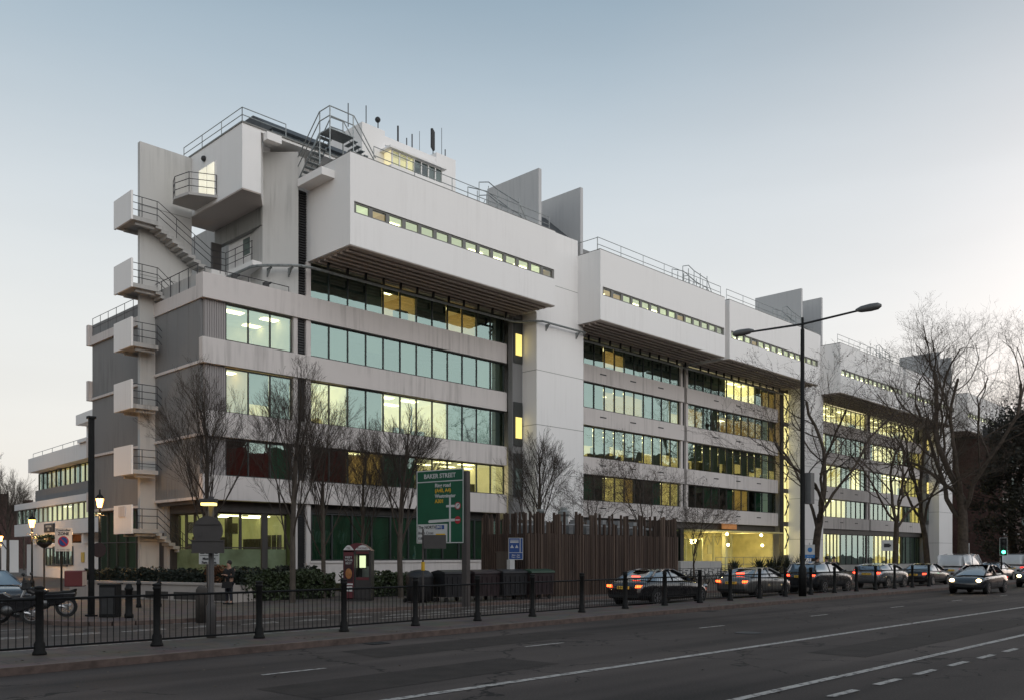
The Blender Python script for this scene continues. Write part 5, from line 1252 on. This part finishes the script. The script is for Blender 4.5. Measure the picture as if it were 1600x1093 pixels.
# ------------------------------------------------------------ bins
def big_bin(label, x, y, rz=0, c='bin', round_=False, sacks=False, red=False):
    t = thing('wheelie_bin', label, 'bin', (x, y, .12), rz, 'large wheeled bins in front of the enclosure'); m_ = mat('bin_black', (.014, .014, .016), .55, var=.3, bump=.15) if not red else mat('bin_maroon', (.024, .014, .016), .55, var=.3)
    if round_:
        q = MB(); q.lathe([(.52, .05), (.55, .9), (.52, 1.12), (.35, 1.25), (.1, 1.3)], n=18); q.build('body', m_, t, True)
        q = MB(); q.lathe([(.57, .96), (.57, 1.02)], n=18); q.build('rim', DPOLE, t)
    else:
        q = MB(); q.prism([(-.62, .2), (.62, .2), (.68, 1.12), (-.68, 1.12)], -.42, .42, 'y')
        for k in range(5): q.box(-.55 + k * .26, -.50 + k * .26, -.45, -.42, .28, 1.0)
        q.build('body', m_, t)
        q = MB(); q.prism([(-.46, 1.12), (.46, 1.12), (.44, 1.2), (0, 1.28), (-.44, 1.2)], -.70, .70, 'x'); q.build('lid', m_ if not sacks else mat('bin_green_lid', (.02, .05, .03), .5), t)
    for a in (-.5, .5):
        for b_ in (-.3, .3):
            q = MB(); q.tube((a, b_ - .03, .09), (a, b_ + .03, .09), .09, n=10); q.build('wheel', RUBBER, t)
    return t
big_bin('round topped black bin at the left end of the row', 22.7, 27.35, 0, round_=True)
big_bin('black wheeled bin second from the left of the row', 24.0, 26.9, R(-4))
big_bin('dark plum wheeled bin behind the thick sign post', 25.35, 26.6, R(-4), red=True)
big_bin('black wheeled bin right of the thick sign post', 26.7, 26.3, R(-5))
big_bin('dark plum wheeled bin with a green lid next to the timber enclosure', 28.05, 26.0, R(-3), sacks=True, red=True)
t = MB(); t.box(-.14, .14, -.1, .1, 0, .42); t = tag(t.build('white_carton', SW, None, bevel=.01), 'white carton standing on the lid of a wheeled bin', 'box'); t.location = (26.9, 26.4, 1.38)

# ------------------------------------------------------------ timber enclosure of upright battens
t = thing('timber_enclosure', 'enclosure of tall dark timber battens with gappy pale tops', 'fence')
rs = random.Random(11); EX0, EX1, EY = 28.4, 40.0, 26.8
q = MB(); q.box(EX0, EX1, EY + .10, EY + .16, .1, 2.98); q.build('backing_board', mat('dark_board', (.02, .014, .011), .9, var=.3), t)
qa = MB(); qb = MB(); x = EX0; k = 0
while x < EX1:
    wd = rs.choice((.045, .05, .075, .09)); (qa if rs.random() < .72 else qb).box(x, x + wd, EY - rs.uniform(0, .05), EY + .095, .12, rs.choice((3.9, 3.95, 4.0, 3.85, 3.5)) + rs.uniform(-.05, .05)) if rs.random() < .42 else (qa if rs.random() < .8 else qb).box(x, x + wd, EY - rs.uniform(0, .02), EY + .095, .12, 2.95 + rs.uniform(-.03, .03))
    x += wd + rs.uniform(.025, .05)
for xx, s in ((EX0, -1), (EX1, 1)):
    y = EY + .1
    while y < EY + 2.9: qa.box(xx - .05, xx + .03, y, y + .07, .12, 2.95 + rs.choice((0, .95, .9))); y += .12
x = EX0
while x < EX1: qb.box(x, x + .06, EY + 2.9, EY + 2.96, .12, 3.7); x += .22
qa.build('batten', TIMBER, t); qb.build('pale_batten', TIMBERL, t)
q = MB(); q.box(EX0 - .09, EX0 - .055, EY + 1.0, EY + 1.9, .15, 2.1); q.box(EX0 - .1, EX0 - .05, EY + .95, EY + 1.95, 2.1, 2.16); q.build('door', FASC, t)
q = MB()
for i in range(16): xx = 29 + i * .65; q.box(xx, xx + .3, EY + 1.5, EY + 2.0, 2.9, 3.3 + rs.uniform(0, .5))
q.path([(28.5, EY + 1.2, 3.35), (33, EY + 1.2, 3.45), (39.5, EY + 1.2, 3.35)], .06); q.build('plant_unit', SLATG, t)
q = MB(); q.lathe([(.22, 2.9), (.22, 3.9), (.3, 4.0), (.3, 4.15), (.18, 4.2), (.18, 4.35)], (33.3, EY + 2.2, .0), 12); q.build('vent_stack', GALV, t); q = MB(); q.lathe([(.12, 2.9), (.12, 4.0), (.18, 4.1), (.18, 4.2)], (31.6, EY + 2.2, .0), 10); q.build('vent_stack', GALV, t)

# ------------------------------------------------------------ planter walls and hedges
def leaves(name, x0, x1, y0, y1, z0, z1, m, n, sz=.09, T=None, seed=1, parent=None):
    b = MB(); r = random.Random(seed); vs = []; fs = []
    for i in range(n):
        # leaves crowd the outer shell of the hedge
        x = r.uniform(x0, x1); y = r.uniform(y0, y1); z = z0 + (z1 - z0) * (r.random() ** .55)
        z += .10 * math.sin(x * 3.1 + seed) + .07 * math.sin(x * 7.7) if z > (z0 + z1) / 2 else 0
        if r.random() < .5: y = y0 + abs(r.gauss(0, .08)) + .05 * math.sin(x * 9)
        a = r.uniform(0, 6.28); c = r.uniform(-1, 1); s = sz * r.uniform(.5, 1.4)
        u = Vector((math.cos(a), math.sin(a), c * .6)) * s; w_ = Vector((-math.sin(a) * .4, math.cos(a) * .4, r.uniform(.4, 1))) * s
        p = Vector((x, y, z)); k = len(vs)
        pts = [p - u * .5, p + w_ * .5, p + u * .5, p - w_ * .5]
        vs += [tuple(T(*q)) if T else tuple(q) for q in pts]; fs.append((k, k + 1, k + 2, k + 3))
    b.add(vs, fs); return b.build(name, m, parent)
A_ = Vector((14.95, 41.49, 0)); B_ = Vector((17.3, 32.7, 0)); dW = (B_ - A_); LW = dW.length; dW.normalize(); nW = Vector((-dW.y, dW.x, 0))
def TW(x, y, z): p = A_ + dW * x + nW * y; return (p.x, p.y, z)
t = thing('planter_wall', 'low white planter wall with sunken grey panels running round the corner', 'planter')
q = MB(TW); q.box(-.6, LW, 0, .3, .1, .78); q.box(-.65, LW + .05, -.06, .36, .78, .87)
x = .8
PLW = streaky('planter_render', (.40, .36, .33), (.22, .19, .17), .5); q.build('wall', PLW, t)  # white wall: the dim light on it is put into this darker colour
q = MB(TW)
for i in range(4): q.box(2.5 + i * 1.75, 3.9 + i * 1.75, -.02, -.003, .18, .48)
q.build('grey_panel', mat('panel_dark', (.05, .045, .04), .8, var=.2), t)
q = MB(TW); q.box(LW, LW + .3, .0, 6, .1, .8); q.box(-.9, -.6, 0, 4, .1, .8); q.build('return_wall', PLW, t)
def hedge(name, label, m, x0, x1, y0, y1, z0, z1, n, T=None, seed=1, sz=.09):
    h_ = thing(name, label, 'hedge'); leaves('foliage', x0, x1, y0, y1, z0, z1, m, n, sz, T, seed, h_)
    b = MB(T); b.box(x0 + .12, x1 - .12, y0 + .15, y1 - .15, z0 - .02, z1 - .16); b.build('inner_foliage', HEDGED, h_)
    return h_
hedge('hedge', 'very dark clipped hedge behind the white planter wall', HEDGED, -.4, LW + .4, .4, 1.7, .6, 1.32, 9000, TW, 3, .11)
sh = leaves('rust_shrub', LW - 1.6, LW - .7, .3, .9, .8, 1.45, RUST, 700, .08, TW, 8); tag(sh, 'small russet shrub poking out of the dark hedge', 'shrub')
hedge('hedge', 'green laurel hedge between the person and the phone box', HEDGE, 17.9, 22.3, 32.6, 34.0, .12, 1.25, 7000, None, 5, .12)
hedge('hedge', 'green laurel hedge right of the phone box under a bare tree', HEDGE, 22.9, 26.9, 32.0, 33.3, .12, 1.15, 5000, None, 6, .12)
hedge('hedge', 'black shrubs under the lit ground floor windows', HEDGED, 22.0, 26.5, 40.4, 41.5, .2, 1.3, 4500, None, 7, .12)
t = MB(); t.prism([(26, 30.2), (36, 29.8), (36, 38), (27, 40)], .12, .5); struct(t.build('grass_bank', mat('grass', (.035, .042, .015), .9, var=.5, scale=5)))
t = thing('low_wall', 'low pale wall in front of the grassy bank', 'wall'); q = MB(); q.box(26.5, 36.5, 34.0, 34.25, .12, .95); q.build('wall', CONC, t)
# entrance planting
for i, (x, y, s, lb) in enumerate(((72.5, 38.8, 1.6, 'spiky plant in front of the yellow entrance wall, nearest the pillar'), (75.0, 38.5, 1.9, 'taller shrub in the middle of the yellow entrance'), (77.6, 38.5, 1.9, 'dark shrub at the right of the yellow entrance'), (70.2, 38.6, 1.7, 'feathery plant beside the entrance doors'), (73.9, 38.9, 2.2, 'tall arching plant between the spiky plant and the middle shrub'), (65.6, 38.4, 1.5, 'dark bushy plant left of the entrance doors'))):
    t = thing('shrub', lb, 'shrub', (x, y, .1), 0, 'shrubs at the entrance'); b = MB(); r = random.Random(i)
    for k in range(60):
        a = r.uniform(0, 6.28); e_ = r.uniform(.5, 1.4); L = s * r.uniform(.5, 1)
        p = Vector((0, 0, .3)); d = Vector((math.cos(a) * math.cos(e_), math.sin(a) * math.cos(e_), math.sin(e_))); q_ = p + d * L; w_ = Vector((-math.sin(a), math.cos(a), 0)) * .05
        mid = p + d * L * .6 + Vector((0, 0, .12)); b.add([tuple(p), tuple(mid + w_), tuple(q_), tuple(mid - w_)], [(0, 1, 2, 3)])
    b.build('foliage', HEDGED, t); q = MB(); q.tube((0, 0, 0), (0, 0, s * .6), .05); q.build('stem', BARK, t)

# ------------------------------------------------------------ bicycles in racks (a row seen over the railing)
def bike(label, x, y, rz):
    t = thing('bicycle', label, 'bicycle', (x, y, .12), rz, 'bicycles racked in front of the entrance')
    for a in (0, 1.05):
        b = MB(); pts = [(a + .33 * math.cos(k * math.pi / 8), 0, .34 + .33 * math.sin(k * math.pi / 8)) for k in range(17)]; b.path(pts, .02, 5)
        for k in range(6): b.tube((a, 0, .34), (a + .33 * math.cos(k), 0, .34 + .33 * math.sin(k)), .004, n=3)
        b.build('wheel', RUBBER, t)
    b = MB(); b.path([(0, 0, .34), (.42, 0, .32), (.3, 0, .85), (0, 0, .34)], .018, 5); b.path([(.42, 0, .32), (.9, 0, .82), (.3, 0, .8)], .018, 5); b.tube((.88, 0, .95), (1.05, 0, .34), .018); b.build('frame', DPOLE, t)
    b = MB(); b.tube((.86, -.28, 1.02), (.86, .28, 1.02), .016); b.tube((.88, 0, .9), (.86, 0, 1.02), .016); b.build('handlebar', DPOLE, t)
    b = MB(); b.prism([(.16, -.08), (.16, .08), (.42, .02), (.42, -.02)], .9, .95); b.build('saddle', RUBBER, t)
    return t
B0 = bike('racked bicycle in the row below the yellow entrance', 45.0, 30.5, R(60))
rs = random.Random(4)
for i in range(1, 20): dup(B0, (45.0 + i * .78, 30.5 + rs.uniform(-.2, .2), .12), R(60 + rs.uniform(-9, 9)), 'racked bicycle in the row below the yellow entrance')

# ------------------------------------------------------------ bare trees
def grow_tree(seed, H, kind, r0, density=1.0):
    """returns (trunk MB, crown MB). kinds: upright = street tree with steep fans of twigs, plane = big spreading london plane"""
    rnd = random.Random(seed); tk = MB(); cr_ = MB()
    def seg(b, p, q, r1, r2, n):
        d = q - p
        if d.length < 1e-4: return
        d = d.normalized(); a = d.orthogonal().normalized(); c = d.cross(a); k = len(b.v)
        for cc, rr in ((p, r1), (q, r2)):
            for i in range(n):
                t = 6.2832 * i / n; w_ = cc + a * (rr * math.cos(t)) + c * (rr * math.sin(t)); b.v.append((w_.x, w_.y, w_.z))
        for i in range(n): b.f.append((k + i, k + (i + 1) % n, k + n + (i + 1) % n, k + n + i))
    up = Vector((0, 0, 1))
    P = {'upright': dict(ang=(14, 32), trop=.09, wob=.10, ratio=.62, maxl=5), 'plane': dict(ang=(24, 58), trop=.05, wob=.22, ratio=.72, maxl=6)}[kind]
    def branch(p, d, L, r, lvl):
        n = max(2, int(L / (.55 if lvl < 3 else .28))); n = min(n, 9); sl = L / n
        side = []
        b = tk if lvl == 0 else cr_
        ns = 8 if lvl == 0 else (6 if lvl == 1 else (4 if lvl < 4 else 3))
        rr = r
        for i in range(n):
            w_ = P['wob'] * (1 if lvl else .25)
            d2 = (d + Vector((rnd.gauss(0, w_), rnd.gauss(0, w_), rnd.gauss(0, w_ * .6))) * (.55 if kind == 'upright' else .8) + up * P['trop'] * (1.0 if lvl else 0)).normalized()
            q = p + d2 * sl; r2 = max(rr * (1 - (.6 if lvl else .3) / n), .0032 if kind == 'upright' else .0042)
            seg(b, p, q, rr, r2, ns); p = q; d = d2; rr = r2; side.append((p.copy(), d.copy(), rr, (i + 1) / n))
        if lvl >= P['maxl'] or L < .22: return
        if lvl == 0: k = int(11 * density) if kind == 'upright' else 4
        elif lvl == 1: k = int((8 if kind == 'upright' else 7) * density)
        elif lvl == 2: k = int((6 if kind == 'upright' else 6) * density)
        elif lvl == 3: k = int(5 * density + .5)
        elif lvl == 4: k = 2 if kind == 'upright' else 3
        else: k = 2
        for j in range(k):
            if lvl == 0:
                if kind == 'upright': t_ = .30 + .70 * (j + .5) / k
                else: t_ = .55 + .45 * (j + 1) / k
            else: t_ = .22 + .78 * (j + rnd.random() * .8) / k
            s = side[min(n - 1, int(t_ * n))] if t_ < 1 else side[-1]
            a = R(rnd.uniform(*P['ang'])) * (1.0 if lvl else (1.25 if kind == 'upright' else .75)); az = rnd.uniform(0, 6.28) if lvl else (j * 2.4 + rnd.uniform(-.4, .4))
            o = s[1].orthogonal().normalized(); o = Matrix.Rotation(az, 3, s[1]) @ o
            nd = (s[1] * math.cos(a) + o * math.sin(a)).normalized()
            if kind == 'plane' and nd.z < -.15: nd.z *= -.4; nd.normalize()
            f = P['ratio'] * rnd.uniform(.75, 1.15)
            if lvl == 0: nl = H * (.42 if kind == 'upright' else .42) * (1.15 - .6 * (t_ if kind == 'upright' else 0)) * rnd.uniform(.85, 1.1)
            else: nl = L * f * (1.12 - .5 * t_)
            branch(s[0], nd, nl, max(s[2] * (.36 if lvl == 0 and kind == 'upright' else (.55 if lvl == 0 else (.50 if lvl < 3 else .45))), .004 if kind == 'upright' else .006), lvl + 1)
        # leader carries on
        if lvl == 0: branch(p, d, H * (.28 if kind == 'upright' else .50), rr * .8, 1)
    branch(Vector((0, 0, 0)), Vector((rnd.uniform(-.05, .05), rnd.uniform(-.05, .05), 1)).normalized(), H * (.62 if kind == 'upright' else .30), r0, 0)
    return tk, cr_
def seedballs(cr_, n, seed, r=.03):
    rnd = random.Random(seed); m = len(cr_.v); lim = m // 3
    for i in range(n):
        p = Vector(cr_.v[rnd.randrange(lim, m)]); q = p - Vector((0, 0, rnd.uniform(.05, .18))); k = len(cr_.v); s = r * rnd.uniform(.7, 1.3)
        cr_.v += [(q.x, q.y, q.z + s), (q.x + s, q.y, q.z), (q.x, q.y + s, q.z), (q.x - s, q.y, q.z), (q.x, q.y - s, q.z), (q.x, q.y, q.z - s)]
        cr_.f += [(k, k + 1, k + 2), (k, k + 2, k + 3), (k, k + 3, k + 4), (k, k + 4, k + 1), (k + 5, k + 2, k + 1), (k + 5, k + 3, k + 2), (k + 5, k + 4, k + 3), (k + 5, k + 1, k + 4)]
def tree(label, kind, seed, H, r0, loc, rz=0, dens=1.0, balls=0, name='bare_tree', group=None, base=.12):
    t = thing(name, label, 'tree', (loc[0], loc[1], base), rz, group)
    a, b = grow_tree(seed, H, kind, r0, dens)
    if balls: seedballs(b, balls, seed)
    a.build('trunk', BARK if kind == 'upright' else BARKP, t, True); b.build('crown', TWIG if kind == 'upright' else BARKP, t)
    return t
G1 = 'slim bare trees along the campus'
def U(u, D): return dep(u, D)
S1 = tree('slim bare tree in front of the building corner, behind the sign pole', 'upright', 21, 8.6, .11, U(328, 35.6), 0, 1.0, group=G1)
S2 = tree('slim bare tree with its trunk in the hedge left of the phone box', 'upright', 34, 9.0, .12, U(457, 35.0), 1, 1.0, group=G1)
S3 = tree('bare tree with mossy trunk just left of the green sign', 'upright', 47, 7.9, .13, U(626, 39.5), 0, 1.0, group=G1)
def place(src, label, u, D, rz, s): return dup(src, (*U(u, D), .12), rz, label, (s, s, s))
place(S2, 'slimmer bare tree directly left of the phone box', 506, 38.5, 2.4, .86)
place(S1, 'thin bare tree behind the phone box', 566, 42.5, 4.1, .86)
place(S3, 'bushy bare tree rising behind the left part of the timber enclosure', 842, 48.0, 1.3, 1.02)
D1 = tree('sparse bare tree with seed balls behind the timber enclosure, nearer its right end', 'plane', 61, 8.2, .10, U(1000, 54.0), 0, .8, 420, name='bare_tree', group='sparse trees behind the enclosure')
place(D1, 'sparse bare tree behind the middle of the timber enclosure', 935, 50, 2.2, .80)
place(D1, 'small sparse tree in front of the entrance doors', 1085, 54, 4.0, .70)
P1 = tree('big leaning plane tree with spreading limbs right of the tall street lamp', 'plane', 73, 15.0, .28, U(1272, 57.0), .6, .82, 900, name='plane_tree', group='large plane trees')
P2 = tree('tallest plane tree with a massive forked trunk near the traffic signal', 'plane', 86, 24.5, .52, U(1503, 82.0), 1.2, .95, 1600, name='plane_tree', group='large plane trees')
dup(P1, (*U(1398, 80), .12), 2.7, 'thinner plane tree between the two great plane trees', (1.02, 1.02, 1.08))
dup(P1, (*U(1450, 92), .12), 4.4, 'dense headed plane tree in front of the far roof fins', (1.15, 1.15, 1.4))
dup(P2, (*U(1590, 92), .12), 3.3, 'plane tree at the right edge reaching over the brick mansion', (.85, .85, .85))
# far left trees
FL = place(S3, 'distant bare tree left of the low white block', 12, 92, 2.0, 1.25); place(S1, 'distant bare tree at the left edge behind the lamps', -18, 84, 1.0, 1.2); place(S2, 'distant small bare tree touching the low white block', 38, 110, 3.0, 1.1)
# dark evergreen mass at far right
t = thing('evergreen_tree', 'huge black evergreen tree filling the right edge above the traffic', 'tree', (*dep(1612, 88), .12)); rnd = random.Random(77)
b = MB(); b.lathe([(.6, 0), (.45, 4), (.3, 10)], n=8)
for k in range(14):
    a = rnd.uniform(0, 6.28); b.tube((0, 0, 2.5 + k * .8), (3.2 * math.cos(a), 3.2 * math.sin(a), 5 + k * .8), .16, .05, 5)
b.build('trunk', BARK, t)
b = MB(); clumps = []
for k in range(120):
    z = 2.0 + 14.0 * rnd.random() ** .8; rad = 5.2 * math.sqrt(max(.05, 1 - ((z - 8) / 9.5) ** 2)); a = rnd.uniform(0, 6.28); q = rad * rnd.random() ** .4
    clumps.append((q * math.cos(a), q * math.sin(a), z, rnd.uniform(.8, 1.6)))
for cx_, cy_, cz_, s in clumps:
    for j in range(170):
        v = Vector((rnd.gauss(0, 1), rnd.gauss(0, 1), rnd.gauss(0, .8))) * s * .55; p = Vector((cx_, cy_, cz_)) + v
        u_ = Vector((rnd.gauss(0, 1), rnd.gauss(0, 1), rnd.gauss(0, 1))).normalized() * .17; w_ = u_.orthogonal().normalized() * .12
        k = len(b.v); b.v += [tuple(p - u_), tuple(p + w_), tuple(p + u_), tuple(p - w_)]; b.f.append((k, k + 1, k + 2, k + 3))
b.build('crown', EVER, t)
# hanging basket poles left
for uu, D, lb in ((69, 47, 'green hanging basket on a short post in front of the low white block'),):
    x, y = dep(uu, D); t = thing('flower_basket', lb, 'planter', (x, y, .12)); q = MB(); q.tube((0, 0, 0), (0, 0, 2.3), .05); q.build('post', BARK, t)
    q = MB(); q.lathe([(.1, 2.25), (.36, 2.45), (.38, 2.6)], n=12); q.build('basket', DPOLE, t); leaves('foliage', -.42, .42, -.42, .42, 2.5, 2.85, HEDGE, 500, .09, None, 2, t)

# ------------------------------------------------------------ people
SKIN = mat('skin', (.35, .2, .14), .6, var=.05); COAT = mat('dark_coat', (.010, .009, .009), .85, var=.2); JEAN = mat('dark_jeans', (.018, .02, .03), .85, var=.2); HAIR = mat('dark_hair', (.015, .01, .008), .7, var=.2)
def skin_mesh(name, joints, edges, m, parent, sub=1):
    me = bpy.data.meshes.new(name); me.from_pydata([j[0] for j in joints], edges, []); o = bpy.data.objects.new(name, me); COL.objects.link(o)
    sk = o.modifiers.new('skin', 'SKIN'); sk.use_smooth_shade = True
    for i, j in enumerate(joints):
        s = me.skin_vertices[0].data[i]; r_ = j[1]; s.radius = (r_, r_) if not isinstance(r_, tuple) else r_; s.use_root = (i == 0)
    ss = o.modifiers.new('s', 'SUBSURF'); ss.levels = ss.render_levels = sub
    bpy.context.view_layer.update()
    me2 = bpy.data.meshes.new_from_object(o.evaluated_get(bpy.context.evaluated_depsgraph_get())); bpy.data.objects.remove(o)
    me2.materials.clear(); me2.materials.append(m); me2.name = name
    p = bpy.data.objects.new(name, me2); COL.objects.link(p); p.parent = parent
    for f in me2.polygons: f.use_smooth = True
    return p
def person(label, loc, rz, pose='stand', s=1.0, coat=COAT, bag=False, group=None):
    t = thing('person', label, 'person', loc, rz, group); t.scale = (s, s, s)
    st = .0 if pose != 'walk' else .26
    J = [((0, 0, .95), (.16, .12)), ((0, .01, 1.15), (.15, .11)), ((0, .02, 1.38), (.19, .12)), ((0, .01, 1.50), (.06, .06)), ((0, -.02, 1.60), (.075, .09)), ((0, -.025, 1.70), (.075, .095))]
    E = [(0, 1), (1, 2), (2, 3), (3, 4), (4, 5)]
    for sd_ in (-1, 1):
        k = len(J); ph = st * sd_
        J += [((.10 * sd_, 0, .86), .095), ((.11 * sd_, -ph * .5 - .02, .50), .062), ((.12 * sd_, -ph + .02, .10), .045), ((.125 * sd_, -ph - .12, .045), .04)]
        E += [(0, k), (k, k + 1), (k + 1, k + 2), (k + 2, k + 3)]
        k = len(J)
        if pose == 'phone': el = (.27 * sd_, -.03, 1.12); wr = (.08 * sd_, -.27, 1.20)
        else: el = (.27 * sd_, .03 + ph * .3, 1.12); wr = (.28 * sd_, -.08 + ph * .6, .86)
        J += [((.21 * sd_, .02, 1.41), .065), (el, .048), (wr, .034)]; E += [(2, k), (k, k + 1), (k + 1, k + 2)]
        # palm and five fingers
        W_ = Vector(wr); d = (W_ - Vector(el)).normalized(); side = Vector((0, 0, 1)).cross(d).normalized() if abs(d.z) < .9 else Vector((0, 1, 0)); pk = len(J); P_ = W_ + d * .06
        J += [(tuple(P_), .03)]; E += [(k + 2, pk)]
        for fi in range(4):
            o_ = side * ((fi - 1.5) * .019); L_ = (.07, .08, .075, .06)[fi]; a0 = P_ + o_ + d * .02; a1 = a0 + d * L_ * .6; a2 = a1 + (d * .5 + Vector((0, 0, -.5))).normalized() * L_ * .5
            q = len(J); J += [(tuple(a0), .010), (tuple(a1), .009), (tuple(a2), .008)]; E += [(pk, q), (q, q + 1), (q + 1, q + 2)]
        q = len(J); tb_ = W_ + side * .035 * -sd_ + d * .02; J += [(tuple(tb_), .011), (tuple(tb_ + d * .04 + side * .02 * -sd_), .009)]; E += [(k + 2, q), (q, q + 1)]
    skin_mesh('body', J, E, SKIN, t)
    # face: nose, eyes, ears on the head
    q = MB(); q.prism([(-.012, 1.64), (.012, 1.64), (.0, 1.68)], -.125, -.10, 'y'); q.ball((.07, -.0, 1.65), .018, 6); q.ball((-.07, .0, 1.65), .018, 6); q.build('face', SKIN, t)
    q = MB(); q.ball((.03, -.105, 1.675), .01, 6); q.ball((-.03, -.105, 1.675), .01, 6); q.box(-.02, .02, -.118, -.11, 1.61, 1.617); q.build('eyes_and_mouth', INK, t)
    # coat over torso and sleeves, trousers, hair, shoes
    CJ = [((0, 0, .80), (.20, .15)), ((0, 0, 1.05), (.17, .13)), ((0, .02, 1.38), (.205, .135)), ((0, .01, 1.50), (.08, .08))]; CE = [(0, 1), (1, 2), (2, 3)]
    for sd_ in (-1, 1):
        k = len(CJ); ph = st * sd_
        if pose == 'phone': el = (.27 * sd_, -.03, 1.12); wr = (.10 * sd_, -.23, 1.19)
        else: el = (.27 * sd_, .03 + ph * .3, 1.12); wr = (.28 * sd_, -.06 + ph * .5, .92)
        CJ += [((.215 * sd_, .02, 1.41), .08), (el, .062), (wr, .05)]; CE += [(2, k), (k, k + 1), (k + 1, k + 2)]
    skin_mesh('coat', CJ, CE, coat, t)
    TJ = [((0, 0, .93), (.165, .13))]; TE = []
    for sd_ in (-1, 1):
        ph = st * sd_; k = len(TJ); TJ += [((.10 * sd_, 0, .84), .11), ((.11 * sd_, -ph * .5 - .02, .50), .078), ((.12 * sd_, -ph + .02, .11), .06)]; TE += [(0, k), (k, k + 1), (k + 1, k + 2)]
    skin_mesh('trousers', TJ, TE, JEAN, t)
    q = MB()
    for sd_ in (-1, 1): ph = st * sd_; q.box(.125 * sd_ - .045, .125 * sd_ + .045, -ph - .18, -ph + .08, 0, .08)
    q.build('shoes', RUBBER, t, bevel=.02)
    q = MB(); q.ball((0, .025, 1.705), .105, 12, 1.05); q.build('hair', HAIR, t, True)
    if bag:
        pass
    return t
x, y = dep(358, 33.9); pr = person('person in dark coat looking down at a phone beside the planter wall', (x, y, .12), R(-75), 'phone', .93)
t = MB(); t.prism([(-.19, 0), (.19, 0), (.16, .24), (-.16, .24)], -.05, .05, 'y'); t.path([(-.1, 0, .24), (-.06, 0, .40), (.06, 0, .40), (.1, 0, .24)], .012, 5); bg = tag(t.build('handbag', COAT), 'dark handbag hanging at the side of the person by the planter', 'bag'); bg.location = (x - .22, y - .24, .75); bg.rotation_euler = (0, 0, R(-45))
for uu, D, rz, ps, lb in ((1277, 50, 20, 'stand', 'person in dark clothes left of the pair behind the people carrier'), (1291, 51, 200, 'walk', 'person with a pale top in the pair behind the people carrier'), (1303, 50.5, -60, 'walk', 'person in a dark coat right of the pair behind the people carrier')):
    x, y = dep(uu, D); person(lb, (x, y, .12), R(rz), ps, 1.0, mat('pale_top', (.25, .24, .26), .8, var=.1) if 'pale' in lb else COAT, group='people waiting at the bus stop')
for uu, D, rz, lb in ((226, 38, 40, 'walking figure in dark clothes by the corner hedge'),):
    pass
